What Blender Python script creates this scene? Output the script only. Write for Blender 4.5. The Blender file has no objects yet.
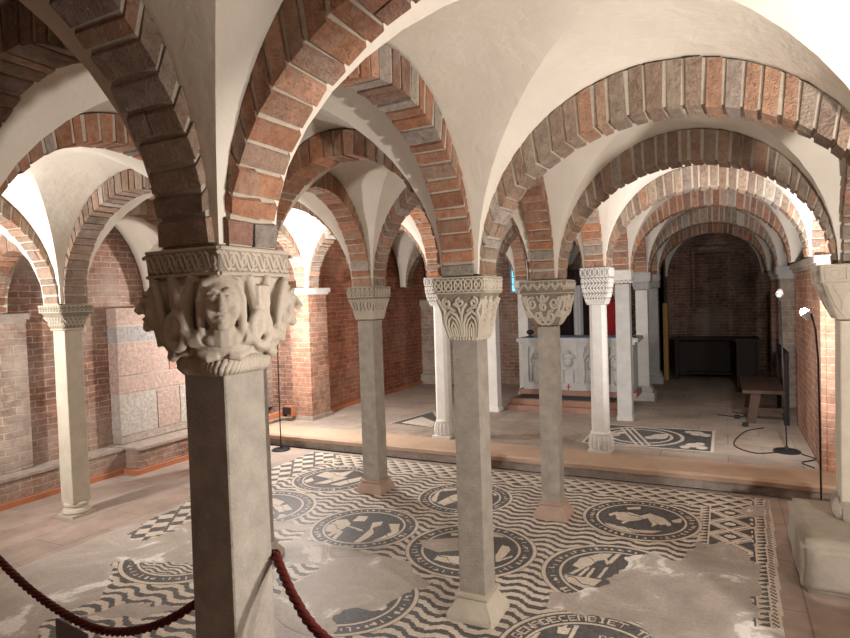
import bpy, math, random
import numpy as np
from mathutils import Vector, Matrix, noise
random.seed(7); rng=np.random.default_rng(7)
PI=math.pi
SC=bpy.context.scene
COL=SC.collection
# ------------------------------------------------------------------ materials
def mat(name):
    m=bpy.data.materials.new(name); m.use_nodes=True
    nt=m.node_tree; b=nt.nodes['Principled BSDF']
    b.inputs['Specular IOR Level'].default_value=.25
    return m,nt,b
def nd(nt,t,**k):
    n=nt.nodes.new(t)
    for a,v in k.items():
        if a in n.inputs: n.inputs[a].default_value=v
        else: setattr(n,a,v)
    return n
def L(nt,a,b): nt.links.new(a,b)
def ramp(nt,fac,stops):
    r=nt.nodes.new('ShaderNodeValToRGB'); e=r.color_ramp.elements
    e[0].position,e[0].color=stops[0][0],(*stops[0][1],1)
    e[1].position,e[1].color=stops[-1][0],(*stops[-1][1],1)
    for p,c in stops[1:-1]:
        x=e.new(p); x.color=(*c,1)
    L(nt,fac,r.inputs['Fac']); return r.outputs['Color']
def noisetex(nt,vec,scale,detail=4,rough=.6,dist=0):
    n=nd(nt,'ShaderNodeTexNoise'); n.inputs['Scale'].default_value=scale; n.inputs['Detail'].default_value=detail
    n.inputs['Roughness'].default_value=rough; n.inputs['Distortion'].default_value=dist
    L(nt,vec,n.inputs['Vector']); return n.outputs['Fac']
def mix(nt,fac,a,b,mode='MIX'):
    m=nd(nt,'ShaderNodeMix',data_type='RGBA',blend_type=mode)
    for s,v in ((m.inputs[0],fac),(m.inputs[6],a),(m.inputs[7],b)):
        if hasattr(v,'links') or hasattr(v,'is_linked'): L(nt,v,s)
        elif isinstance(v,(int,float)): s.default_value=v
        else: s.default_value=(*v,1)
    return m.outputs[2]
def bump(nt,b,h,strength=.4,dist=.01):
    n=nd(nt,'ShaderNodeBump'); n.inputs['Strength'].default_value=strength; n.inputs['Distance'].default_value=dist
    L(nt,h,n.inputs['Height']); L(nt,n.outputs['Normal'],b.inputs['Normal'])
def geo_pos(nt): return nd(nt,'ShaderNodeNewGeometry').outputs['Position']
def obj_co(nt): return nd(nt,'ShaderNodeTexCoord').outputs['Object']
def math_(nt,op,a,b=0.):
    m=nd(nt,'ShaderNodeMath',operation=op)
    for s,v in zip(m.inputs,(a,b)):
        if hasattr(v,'is_linked'): L(nt,v,s)
        else: s.default_value=v
    return m.outputs[0]

def stone(name,c,c2,scale=9,b1=.35,rough=.85,pit=.5):
    m,nt,b=mat(name); p=geo_pos(nt)
    n1=noisetex(nt,p,scale,6,.65); n2=noisetex(nt,p,scale*9,4,.7)
    col=ramp(nt,n1,[(.3,c2),(.7,c)])
    col=mix(nt,math_(nt,'MULTIPLY',n2,.35),col,tuple(x*.55 for x in c2))
    L(nt,col,b.inputs['Base Color']); b.inputs['Roughness'].default_value=rough
    bump(nt,b,math_(nt,'ADD',n1,math_(nt,'MULTIPLY',n2,pit)),b1,.012)
    return m
M={}
M['stone_grey']=stone('stone_grey',(.47,.42,.36),(.31,.28,.24),14,.6,.85,.9)
M['stone_fig']=stone('stone_fig',(.58,.51,.42),(.45,.39,.32),14,.3)
M['stone_pale']=stone('stone_pale',(.60,.54,.44),(.47,.42,.34))
M['marble_groove_shade']=stone('marble_groove_shade',(.44,.41,.37),(.33,.31,.28))  # marble darkened behind the relief, shade of the grooves put into the colour
M['stone_fig_groove_shade']=stone('stone_fig_groove_shade',(.38,.33,.27),(.27,.23,.19),14,.3)  # mid tone painting groove shade behind the figure column's abacus relief
M['stone_groove_shade']=stone('stone_groove_shade',(.30,.26,.20),(.20,.17,.13))  # capital ground painted darker so the carved grooves look shaded
M['marble']=stone('marble',(.74,.72,.68),(.62,.60,.56),7,.2)
M['marble_grey']=stone('marble_grey',(.55,.54,.52),(.43,.42,.40),7,.25)
M['stone_pink']=stone('stone_pink',(.50,.36,.28),(.40,.29,.23))
M['stone_rubble']=stone('stone_rubble',(.48,.41,.35),(.30,.25,.21),12,.7)
M['block_grey']=stone('block_grey',(.42,.37,.30),(.33,.29,.24),10,.4)
M['terracotta']=stone('terracotta',(.52,.20,.10),(.42,.16,.08),10,.1,.6)
M['step_red']=stone('step_red',(.40,.23,.17),(.30,.17,.13),10,.3)
def plain(name,c,rough=.5,metal=0,emit=None,es=0):
    m,nt,b=mat(name); p=geo_pos(nt); n=noisetex(nt,p,30,3)
    L(nt,mix(nt,n,tuple(x*.85 for x in c),c),b.inputs['Base Color']); b.inputs['Roughness'].default_value=rough; b.inputs['Metallic'].default_value=metal
    if emit: b.inputs['Emission Color'].default_value=(*emit,1); b.inputs['Emission Strength'].default_value=es
    return m
M['black']=plain('black',(.02,.02,.022),.45)
M['steel']=plain('steel',(.35,.35,.36),.35,.8)
M['white_paint']=plain('white_paint',(.7,.7,.68),.5)
M['wood_dark']=plain('wood_dark',(.022,.015,.011),.7)
M['wood_brown']=plain('wood_brown',(.085,.05,.033),.6)
M['wood_ochre']=plain('wood_ochre',(.45,.26,.07),.5)
M['red_cloth']=plain('red_cloth',(.32,.02,.02),.8)
M['white_cloth']=plain('white_cloth',(.6,.6,.6),.8)
M['dark_cloth']=plain('dark_cloth',(.045,.03,.03),.9)
M['blue_cloth']=plain('blue_cloth',(.26,.40,.60),.6)
M['sign_grey']=plain('sign_grey',(.20,.19,.19),.5)
M['sign_text']=plain('sign_text',(.30,.29,.29),.5)
M['black_mat']=plain('black_mat',(.06,.06,.065),.9)
M['red_paint']=plain('red_paint',(.4,.04,.04),.7)
M['rope_red']=plain('rope_red',(.105,.014,.011),.6)
M['lamp_glow']=plain('lamp_glow',(.9,.9,.9),.4,0,(.92,.97,1),60)
M['lamp_off']=plain('lamp_off',(.55,.57,.6),.2)
M['glass_blue']=plain('glass_blue',(.1,.4,.6),.2,0,(.12,.50,.85),1.3)
M['lead']=plain('lead',(.03,.03,.03),.6)
# plaster
def plaster():
    m,nt,b=mat('plaster'); p=geo_pos(nt)
    n1=noisetex(nt,p,2.2,5,.6); n2=noisetex(nt,p,22,5,.6,.6); n3=noisetex(nt,p,7,4,.55,.3)
    L(nt,ramp(nt,n1,[(.3,(.63,.575,.49)),(.7,(.72,.665,.58))]),b.inputs['Base Color']); b.inputs['Roughness'].default_value=.9
    bump(nt,b,math_(nt,'ADD',math_(nt,'MULTIPLY',n2,.35),n3),.35,.02); return m
M['plaster']=plaster()
# loose bricks with a colour per brick
def brickcol(name,mul=1.):
    m,nt,b=mat(name); p=geo_pos(nt)
    a=nd(nt,'ShaderNodeAttribute'); a.attribute_name='Col'
    n1=noisetex(nt,p,26,6,.7); n2=noisetex(nt,p,90,4,.7); n3=noisetex(nt,p,9,4,.6)
    c=mix(nt,1.,a.outputs['Color'],ramp(nt,n1,[(.25,(.55,.55,.55)),(.75,(1.25,1.22,1.2))]),'MULTIPLY')
    c=mix(nt,ramp(nt,n3,[(.52,(0,0,0)),(.72,(.6,.6,.6))]),c,(.42,.35,.28)); c=mix(nt,ramp(nt,n2,[(.30,(.7,.7,.7)),(.42,(0,0,0))]),c,(.15,.09,.06))
    L(nt,c,b.inputs['Base Color']); b.inputs['Roughness'].default_value=.92
    bump(nt,b,math_(nt,'ADD',n1,math_(nt,'MULTIPLY',n2,.7)),1.,.02); return m
M['brick']=brickcol('brick')
M['mortar']=stone('mortar',(.60,.53,.44),(.47,.41,.33),30,.7)
M['mortar_dark']=stone('mortar_dark',(.36,.31,.26),(.24,.2,.17),30,.6)
# brick walls (UV in metres)
def wallbrick(name,c1,c2,mort,bw=.21,bh=.058,ms=.011,grime=.5,plasterpatch=0.):
    m,nt,b=mat(name); uv=nd(nt,'ShaderNodeUVMap').outputs[0]; p=geo_pos(nt)
    nz=nd(nt,'ShaderNodeTexNoise'); nz.inputs['Scale'].default_value=7; nz.inputs['Detail'].default_value=3; L(nt,p,nz.inputs['Vector'])
    sub=nd(nt,'ShaderNodeVectorMath',operation='SUBTRACT'); L(nt,nz.outputs['Color'],sub.inputs[0]); sub.inputs[1].default_value=(.5,.5,.5)
    sc=nd(nt,'ShaderNodeVectorMath',operation='SCALE'); L(nt,sub.outputs[0],sc.inputs[0]); sc.inputs['Scale'].default_value=.035
    ad=nd(nt,'ShaderNodeVectorMath',operation='ADD'); L(nt,uv,ad.inputs[0]); L(nt,sc.outputs[0],ad.inputs[1])
    br=nd(nt,'ShaderNodeTexBrick'); L(nt,ad.outputs[0],br.inputs['Vector'])
    for k,v in (('Scale',1),('Brick Width',bw),('Row Height',bh),('Mortar Size',ms*.5),('Mortar Smooth',.3),('Bias',0.)): br.inputs[k].default_value=v
    br.inputs['Color1'].default_value=(*c1,1); br.inputs['Color2'].default_value=(*c2,1); br.inputs['Mortar'].default_value=(*mort,1)
    n1=noisetex(nt,p,18,6,.7); n2=noisetex(nt,p,1.6,5,.6); n4=noisetex(nt,p,70,3,.7)
    c=mix(nt,1.,br.outputs['Color'],ramp(nt,n1,[(.25,(.5,.5,.5)),(.75,(1.35,1.3,1.28))]),'MULTIPLY')
    n5=noisetex(nt,p,5,5,.7); c=mix(nt,1.,c,ramp(nt,n5,[(.3,(.62,.60,.60)),(.7,(1.2,1.18,1.15))]),'MULTIPLY'); c=mix(nt,ramp(nt,n2,[(.46,(0,0,0)),(.72,(grime,)*3)]),c,mort)
    L(nt,c,b.inputs['Base Color']); b.inputs['Roughness'].default_value=.92
    h=math_(nt,'ADD',math_(nt,'MULTIPLY',br.outputs['Fac'],-1.2),math_(nt,'ADD',math_(nt,'MULTIPLY',n1,.7),math_(nt,'MULTIPLY',n4,.3)))
    bump(nt,b,h,.8,.012); return m
M['wall_brick']=wallbrick('wall_brick',(.34,.185,.13),(.24,.135,.10),(.44,.37,.31),.20,.058,.012,.6)
M['wall_red']=wallbrick('wall_red',(.42,.16,.09),(.30,.11,.065),(.42,.32,.24),.22,.062,.009,.25)
M['wall_old']=wallbrick('wall_old',(.42,.32,.26),(.30,.22,.18),(.50,.44,.37),.23,.066,.014,.8)
M['pier_brick']=wallbrick('pier_brick',(.45,.24,.16),(.36,.18,.12),(.50,.42,.34),.22,.062,.010,.35)
def slabs(name,c1,c2,mort,bw,bh,ang,tint):
    m,nt,b=mat(name); p=geo_pos(nt)
    mp=nd(nt,'ShaderNodeMapping'); mp.inputs['Rotation'].default_value=(0,0,ang); L(nt,p,mp.inputs['Vector'])
    br=nd(nt,'ShaderNodeTexBrick'); L(nt,mp.outputs[0],br.inputs['Vector'])
    for k,v in (('Scale',1),('Brick Width',bw),('Row Height',bh),('Mortar Size',.004),('Mortar Smooth',.2),('Bias',0.)): br.inputs[k].default_value=v
    br.inputs['Color1'].default_value=(*c1,1); br.inputs['Color2'].default_value=(*c2,1); br.inputs['Mortar'].default_value=(*mort,1)
    n1=noisetex(nt,p,5,6,.65); n2=noisetex(nt,p,1.3,4,.6); n3=noisetex(nt,p,60,3,.6)
    c=mix(nt,1.,br.outputs['Color'],ramp(nt,n1,[(.25,(.7,.7,.7)),(.75,(1.2,1.2,1.2))]),'MULTIPLY')
    c=mix(nt,ramp(nt,n2,[(.45,(0,0,0)),(.7,(.6,.6,.6))]),c,tint)
    L(nt,c,b.inputs['Base Color']); b.inputs['Roughness'].default_value=.6
    bump(nt,b,math_(nt,'ADD',math_(nt,'MULTIPLY',br.outputs['Fac'],-.8),math_(nt,'ADD',n1,math_(nt,'MULTIPLY',n3,.2))),.3,.008); return m
M['slab']=slabs('slab',(.40,.30,.25),(.33,.26,.22),(.22,.18,.15),.62,.34,PI/2,(.38,.33,.29))
M['slab_up']=slabs('slab_up',(.40,.33,.27),(.33,.27,.23),(.20,.17,.14),.55,.42,.0,(.44,.36,.28))
M['slab_edge']=stone('slab_edge',(.56,.40,.28),(.46,.33,.25),4,.35,.75)
def mosaic():
    m,nt,b=mat('mosaic'); p=geo_pos(nt)
    ai=nd(nt,'ShaderNodeAttribute'); ai.attribute_name='ink'
    al=nd(nt,'ShaderNodeAttribute'); al.attribute_name='loss'
    v=nd(nt,'ShaderNodeTexVoronoi'); v.inputs['Scale'].default_value=85; L(nt,p,v.inputs['Vector'])
    v2=nd(nt,'ShaderNodeTexVoronoi'); v2.feature='DISTANCE_TO_EDGE'; v2.inputs['Scale'].default_value=85; L(nt,p,v2.inputs['Vector'])
    n1=noisetex(nt,p,3.,5,.6); n2=noisetex(nt,p,25,4,.7); n3=noisetex(nt,p,2.6,6,.62,.8); n4=noisetex(nt,p,60,3,.6)
    cream=mix(nt,v.outputs['Color'],(.56,.485,.40),(.74,.655,.55)); cream=mix(nt,ramp(nt,n1,[(.45,(0,0,0)),(.75,(.6,.6,.6))]),cream,(.47,.405,.335))
    black=mix(nt,v.outputs['Color'],(.06,.06,.062),(.145,.142,.138)); 
    k=math_(nt,'ADD',ai.outputs['Fac'],math_(nt,'MULTIPLY',math_(nt,'SUBTRACT',n2,.5),.22))
    f=ramp(nt,k,[(.44,(0,0,0)),(.56,(1,1,1))])
    c=mix(nt,f,cream,black)
    gr=ramp(nt,v2.outputs['Distance'],[(.0,(.75,.75,.75)),(.10,(1,1,1))]); c=mix(nt,1.,c,gr,'MULTIPLY')
    lo=ramp(nt,math_(nt,'ADD',al.outputs['Fac'],math_(nt,'MULTIPLY',math_(nt,'SUBTRACT',n2,.5),.5)),[(.47,(0,0,0)),(.53,(1,1,1))])
    mo=ramp(nt,n3,[(.25,(.31,.27,.235)),(.52,(.42,.37,.325)),(.585,(.46,.415,.37)),(.63,(.76,.73,.69))])
    mo=mix(nt,1.,mo,ramp(nt,n4,[(.3,(.85,.85,.85)),(.7,(1.08,1.08,1.08))]),'MULTIPLY')
    c=mix(nt,lo,c,mo)
    L(nt,c,b.inputs['Base Color']); b.inputs['Roughness'].default_value=.5; b.inputs['Specular IOR Level'].default_value=.3
    h=math_(nt,'ADD',math_(nt,'MULTIPLY',v2.outputs['Distance'],.5),math_(nt,'MULTIPLY',n1,1.5))
    bump(nt,b,math_(nt,'SUBTRACT',h,math_(nt,'MULTIPLY',lo,.3)),.35,.006); return m
M['mosaic']=mosaic()

# ------------------------------------------------------------------ mesh builder
class MB:
    def __init__(s): s.v=[];s.f=[];s.m=[];s.c=[]
    def add(s,vs,fs,mi=0,c=(.5,.5,.5)):
        o=len(s.v); s.v.extend([tuple(x) for x in vs])
        for f in fs: s.f.append([o+i for i in f]); s.m.append(mi); s.c.append(c)
    def box(s,a,b,mi=0,c=(.5,.5,.5),jit=0,xf=None):
        x0,y0,z0=a;x1,y1,z1=b
        vs=[(x0,y0,z0),(x1,y0,z0),(x1,y1,z0),(x0,y1,z0),(x0,y0,z1),(x1,y0,z1),(x1,y1,z1),(x0,y1,z1)]
        if jit: vs=[tuple(q+random.uniform(-jit,jit) for q in p) for p in vs]
        if xf: vs=[xf(p) for p in vs]
        s.hexa(vs,mi,c)
    def hexa(s,vs,mi=0,c=(.5,.5,.5)):
        s.add(vs,[(0,3,2,1),(4,5,6,7),(0,1,5,4),(1,2,6,5),(2,3,7,6),(3,0,4,7)],mi,c)
    def rings(s,rings,mi=0,c=(.5,.5,.5),cap=True,close=True):
        n=len(rings[0]); vs=[p for r in rings for p in r]; fs=[]
        for i in range(len(rings)-1):
            for j in range(n if close else n-1):
                k=(j+1)%n; fs.append((i*n+j,i*n+k,(i+1)*n+k,(i+1)*n+j))
        if cap: fs.append(tuple(range(n))[::-1]); fs.append(tuple((len(rings)-1)*n+j for j in range(n)))
        s.add(vs,fs,mi,c)
    def tube(s,path,r,n=6,mi=0,c=(.5,.5,.5)):
        P=[Vector(p) for p in path]; R=r if hasattr(r,'__len__') else [r]*len(P)
        rs=[]; up=None
        for i,p in enumerate(P):
            t=(P[min(i+1,len(P)-1)]-P[max(i-1,0)])
            if t.length<1e-9: t=Vector((0,0,1))
            t.normalize()
            if up is None: up=Vector((0,0,1)) if abs(t.z)<.9 else Vector((1,0,0))
            a=t.cross(up)
            if a.length<1e-6: a=t.orthogonal()
            a.normalize(); b=a.cross(t).normalized(); up=b
            rs.append([tuple(p+a*(R[i]*math.cos(2*PI*k/n))+b*(R[i]*math.sin(2*PI*k/n))) for k in range(n)])
        s.rings(rs,mi,c)
    def lathe(s,prof,n=24,mi=0,c=(.5,.5,.5),cx=0,cy=0):
        s.rings([[(cx+r*math.cos(2*PI*k/n),cy+r*math.sin(2*PI*k/n),z) for k in range(n)] for r,z in prof],mi,c)
    def sq(s,prof,mi=0,c=(.5,.5,.5),cham=.12,cx=0,cy=0,seg=1):
        # chamfered square sections: (half width, z)
        rs=[]
        for h,z in prof:
            k=h*(1-cham); r=[]
            for (ax,ay) in ((1,-1),(1,1),(-1,1),(-1,-1)):
                pass
            r=[(k,-h),(h,-k),(h,k),(k,h),(-k,h),(-h,k),(-h,-k),(-k,-h)]
            rs.append([(cx+x,cy+y,z) for x,y in r])
        s.rings(rs,mi,c)
    def ell(s,c0,r,rot=None,n=12,m=8,mi=0,c=(.5,.5,.5)):
        rs=[]
        for i in range(m+1):
            th=PI*i/m; th=min(max(th,.02),PI-.02)
            ring=[]
            for k in range(n):
                v=Vector((r[0]*math.sin(th)*math.cos(2*PI*k/n),r[1]*math.sin(th)*math.sin(2*PI*k/n),-r[2]*math.cos(th)))
                if rot: v=rot@v
                ring.append(tuple(Vector(c0)+v))
            rs.append(ring)
        s.rings(rs,mi,c)
    def mesh(s,name):
        me=bpy.data.meshes.new(name); me.from_pydata(s.v,[],s.f); me.update(); return me
def uvbox(me):
    n=len(me.loops); co=np.empty(len(me.vertices)*3); me.vertices.foreach_get('co',co); co=co.reshape(-1,3)
    uv=me.uv_layers.new(name='UVMap'); out=np.zeros((n,2))
    for p in me.polygons:
        nx,ny,nz=p.normal
        for li in p.loop_indices:
            x,y,z=co[me.loops[li].vertex_index]
            if abs(nz)>.75: out[li]=(x,y)
            else:
                l=math.hypot(nx,ny) or 1
                out[li]=((-ny*x+nx*y)/l,z)
    uv.data.foreach_set('uv',out.ravel())
def link(name,me,mats,parent=None,smooth=False,loc=None):
    o=bpy.data.objects.new(name,me); COL.objects.link(o)
    for m in (mats if isinstance(mats,(list,tuple)) else [mats]): me.materials.append(M[m])
    if parent: o.parent=parent
    if loc: o.location=loc
    if smooth is True: me.polygons.foreach_set('use_smooth',[True]*len(me.polygons))
    elif smooth:
        me.polygons.foreach_set('use_smooth',[True]*len(me.polygons)); me.set_sharp_from_angle(angle=smooth)
    return o
def fixnorm(me):
    import bmesh
    bm=bmesh.new(); bm.from_mesh(me); bmesh.ops.recalc_face_normals(bm,faces=bm.faces[:]); bm.to_mesh(me); bm.free()
def build(mb,name,mats,parent=None,smooth=False,uv=False,col=False,loc=None):
    me=mb.mesh(name); fixnorm(me); me.polygons.foreach_set('material_index',mb.m)
    if col:
        a=me.color_attributes.new('Col','FLOAT_COLOR','CORNER'); data=[]
        for f,c in zip(mb.f,mb.c): data+= [*c,1]*len(f)
        a.data.foreach_set('color',data)
    if uv: uvbox(me)
    return link(name,me,mats,parent,smooth,loc)
def tag(o,label,cat=None,group=None):
    o['label']=label
    if cat: o['category']=cat
    if group: o['group']=group
    return o
def struct(o): o['kind']='structure'; return o
def empty(name,loc,label,cat,group=None):
    o=bpy.data.objects.new(name,None); COL.objects.link(o); o.location=loc; o.empty_display_size=.1
    return tag(o,label,cat,group)

# ------------------------------------------------------------------ plan of the crypt
HP=.14                                   # height of the raised floor
ND={}                                    # (line, row) -> x, y, springing height
for ln,pts in {
 'L':[(-5.50,-.45,1.60),(-5.50,1.19,1.60),(-5.50,2.80,1.60),(-5.50,4.45,1.62)],
 'C':[(-4.62,-.45,1.68),(-4.62,1.19,1.68),(-4.614,2.925,1.656),(-4.65,4.32,1.68),(-4.72,6.10,1.80),(-4.74,7.3,1.82),(-4.74,8.65,1.82)],
 'B':[(-2.68,-.45,1.74),(-2.68,1.19,1.74),(-2.68,2.86,1.72),(-2.684,4.297,1.728),(-2.69,5.73,1.835),(-2.70,7.28,1.83),(-2.70,8.68,1.84)],
 'A':[(-1.20,-.45,1.74),(-1.207,1.189,1.748),(-1.151,2.782,1.709),(-1.146,4.262,1.714),(-1.053,5.65,1.845),(-1.055,7.2,1.865),(-1.02,8.65,1.875),(-1.05,10.3,1.885)],
 'D':[(.66,-.45,1.72),(.66,1.19,1.72),(.67,2.70,1.72),(.665,4.12,1.724),(.70,5.72,1.85),(.70,7.2,1.86),(.68,8.65,1.87),(.66,10.3,1.87)],
 'R':[(2.45,-.45,1.72),(2.45,1.19,1.72),(2.45,2.7,1.72),(2.45,4.1,1.72),(2.45,5.55,1.80)]}.items():
    for j,p in enumerate(pts): ND[ln,j]=p
ROWCI=[2.36,2.36,2.352,2.416,2.476,2.516,2.485,2.487]
INS=.118; WEB=.098; AW=.165
NAMES={('A',1):'foreground figure-carved column',('A',2):'leaf-carved central column',('A',3):'scroll-carved column',('B',3):'palm-leaf column',
 ('C',2):'far-left slim column',('A',4):'white octagonal column',('B',4):'column behind the central one',('B',5):'column left of the altar',('A',5):'altar-side square column',
 ('A',6):'altar-corner column',('A',7):'last tunnel column',('B',6):'column behind the altar',('D',3):'pale right-edge column',('D',2):'column off the right edge',('D',1):'near right column',
 ('B',2):'hidden left-aisle column',('B',1):'near left column',('C',1):'near far-left column',('C',3):'hidden far-left column',('C',4):'lit brick pilaster',
 ('D',4):'lit right brick pier',('D',5):'right pier end',('D',6):'right tunnel pilaster',('D',7):'last right pilaster',('L',3):'big-block stone pier',('L',2):'pale left wall pilaster',
 ('R',1):'near right wall',('R',2):'right wall',('R',3):'right wall corner',('L',1):'near left wall',('C',5):'red brick side wall',('C',6):'red wall end',
 ('A',0):'nearest middle pier',('B',0):'nearest left pier',('C',0):'nearest far-left pier',('D',0):'nearest right pier'}
PAL_RED=[(0.437, 0.217, 0.133), (0.486, 0.255, 0.154), (0.402, 0.21, 0.143), (0.489, 0.287, 0.197), (0.38, 0.222, 0.166), (0.47, 0.323, 0.244), (0.52, 0.238, 0.131)]
PAL_OLD=[(0.371, 0.264, 0.197), (0.335, 0.245, 0.194), (0.397, 0.29, 0.216), (0.407, 0.271, 0.193), (0.375, 0.301, 0.239), (0.31, 0.226, 0.175), (0.441, 0.26, 0.176)]
PAL_GREY=[(0.466, 0.41, 0.353), (0.415, 0.359, 0.314), (0.503, 0.436, 0.379), (0.389, 0.321, 0.276)]
ARCH={}                                  # pair -> intrados, extrados crown
def arch(a,b,ci,ce,pal,w=AW):
    p,q=ND[a],ND[b]; ARCH[a,b]=ARCH[b,a]=(ci,ce)
    mx,my=(p[0]+q[0])/2,(p[1]+q[1])/2; dx,dy=q[0]-p[0],q[1]-p[1]; S=math.hypot(dx,dy); dx/=S;dy/=S
    half=S/2; ai,ae=half-INS,half-WEB+.008
    def P(u,d,z): return (u*dx-d*dy,u*dy+d*dx,z)
    def zl(u): return p[2]+(q[2]-p[2])*min(1,max(0,(u/half+1)/2))
    zm=(p[2]+q[2])/2
    def pt(t,k,d,e=0):   # t angle 0..pi from a to b, k 0 intrados 1 extrados
        ui=-ai*math.cos(t); ue=-ae*math.cos(t)
        zi=zl(ui)*(1-math.sin(t))+zm*math.sin(t)+(ci-zm)*math.sin(t); zo=zl(ue)*(1-math.sin(t))+zm*math.sin(t)+(ce-zm)*math.sin(t)
        return P(ui+(ue-ui)*k,d,zi+(zo-zi)*k)
    mb=MB(); n=40; h=w/2-.0065
    rs=[]
    for i in range(n+1):
        t=PI*i/n
        off=Vector(P(-.0075*math.cos(t),0,.0075*math.sin(t)))
        rs.append([Vector(pt(t,0,-h))+off,Vector(pt(t,0,h))+off,pt(t,1.0,h),pt(t,1.0,-h)])
    mb.rings(rs,0)
    # arc length table on the intrados
    ts=[PI*i/200 for i in range(201)]; ln=[0]
    for i in range(200):
        A=Vector(pt(ts[i],.4,0)); B=Vector(pt(ts[i+1],.4,0)); ln.append(ln[-1]+(A-B).length)
    nb=max(8,int(ln[-1]/.072)); edges=[i/nb for i in range(nb+1)]
    for i in range(1,nb): edges[i]+=random.uniform(-.18,.18)/nb
    tt=[float(np.interp(e*ln[-1],ln,ts)) for e in edges]
    gap=.0088
    for i in range(nb):
        dt=gap/ln[-1]*PI
        t0,t1=tt[i]+dt,tt[i+1]-dt
        cuts=[-w/2,w/2]
        if random.random()<.10: c=random.uniform(-.25,.25)*w; cuts=[-w/2,c,w/2]
        for c0,c1 in zip(cuts[:-1],cuts[1:]):
            pr=random.uniform(-.003,.004)
            col=random.choice(pal if random.random()<.92 else PAL_GREY); g=random.uniform(.8,1.2); col=tuple(x*g for x in col)
            d0,d1=c0+(.004 if c0>-w/2 else random.uniform(-.002,.002)),c1-(.004 if c1<w/2 else random.uniform(-.003,.003))
            vs=[]
            for k in (-.015,1.0):
                for (t,d) in ((t0,d0),(t1,d0),(t1,d1),(t0,d1)):
                    v=Vector(pt(t,k,d))
                    if k<0: v.z-=0; v+=Vector(P(pr*math.cos(t),0,-pr*math.sin(t)))
                    v+=Vector([random.uniform(-.0032,.0032) for _ in range(3)])
                    vs.append(v)
            mb.hexa(vs,1,col)
    o=build(mb,'brick_arch',['mortar','brick'],col=True)
    o.location=(mx,my,0)
    tag(o,'brick arch from the %s to the %s'%(NAMES[a],NAMES[b]),'arch','brick arches of the crypt vault')
    return o
def clab(l,r): return ND[l,r]
# transverse arches (along the rows) and lengthwise arches (along the tunnel)
def pal(i): return (PAL_RED,PAL_OLD)[i]
lines='LCBADR'
for j in range(0,8):
    for i in range(5):
        a,b=(lines[i],j),(lines[i+1],j)
        if a not in ND or b not in ND: continue
        if j==0: continue
        ci=ROWCI[j]
        if lines[i]=='L': ci=2.10
        if lines[i]=='C': ci+=.02
        ce=ci+.195 if lines[i]!='L' else ci+.14
        if lines[i] in 'CBD' and not (lines[i]=='D'): ci=ce-.135
        if lines[i]=='D' and j==4: continue
        if lines[i]=='B' and j>=7: continue
        arch(a,b,ci,ce,pal(1 if (i==3 and j in (2,3)) else (j+i)%2))
for l in 'CBAD':
    for j in range(0,7):
        a,b=(l,j),(l,j+1)
        if a not in ND or b not in ND: continue
        if l=='C' and j>=4 : continue
        if l=='D' and j in (4,5,6): continue
        ci=(ROWCI[j]+ROWCI[j+1])/2
        arch(a,b,ci+.055,ci+.19,pal(0 if l in 'AB' and j>=1 else 1))
# ------------------------------------------------------------------ plaster vaults
dome=.035
def crown(a,b,default): return ARCH.get((a,b),(default-.19,default))[1]
def bay(k00,k10,k11,k01,name='ceiling',dflt=2.62,cr=None):
    c=[Vector(ND[k]) if isinstance(k,tuple) and isinstance(k[0],str) else Vector(k) for k in (k00,k10,k11,k01)]
    S=crown(k00,k10,dflt); Nn=crown(k01,k11,dflt); Wt=crown(k00,k01,dflt); Ee=crown(k10,k11,dflt)
    lx=((c[1]-c[0]).xy.length+(c[2]-c[3]).xy.length)/2; ly=((c[3]-c[0]).xy.length+(c[2]-c[1]).xy.length)/2
    mx,my=WEB/(lx/2),WEB/(ly/2)
    n=22; ph=[math.sin(PI/2*(2*i/n-1)) for i in range(n+1)]
    us=[-1.0]+[p*(1-mx) for p in ph]+[1.0]; vs_=[-1.0]+[p*(1-my) for p in ph]+[1.0]
    pn=[-1.0]+ph+[1.0]
    V=[];F=[]
    K=len(us)
    for j in range(K):
        for i in range(K):
            u,v=us[i],vs_[j]; fu,fv=(u+1)/2,(v+1)/2
            P=c[0]*(1-fu)*(1-fv)+c[1]*fu*(1-fv)+c[2]*fu*fv+c[3]*(1-fu)*fv
            zx=(S*(1-fv)+Nn*fv-P.z)*math.sqrt(max(0,1-pn[i]**2)); zy=(Wt*(1-fu)+Ee*fu-P.z)*math.sqrt(max(0,1-pn[j]**2))
            z=P.z+.004+max(zx,zy)+dome*math.cos(u*PI/2)*math.cos(v*PI/2)
            V.append((P.x,P.y,z))
    for j in range(K-1):
        for i in range(K-1):
            a,b,d,e=j*K+i,j*K+i+1,(j+1)*K+i+1,(j+1)*K+i
            if (i+.5-(K-1)/2)*(j+.5-(K-1)/2)>0: F+=[(a,e,d),(a,d,b)]
            else: F+=[(a,e,b),(e,d,b)]
    # back shell so that the web has thickness
    me=bpy.data.meshes.new(name); me.from_pydata(V,[],F); me.update()
    o=link(name,me,'plaster',None,math.radians(24)); struct(o)
    md=o.modifiers.new('thick','SOLIDIFY'); md.thickness=.03; md.offset=-1
    return o
grid=[]
for i in range(5):
    for j in range(0,7):
        a,b=lines[i],lines[i+1]
        ks=[(a,j),(b,j),(b,j+1),(a,j+1)]
        if all(k in ND for k in ks): bay(*ks)
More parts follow.
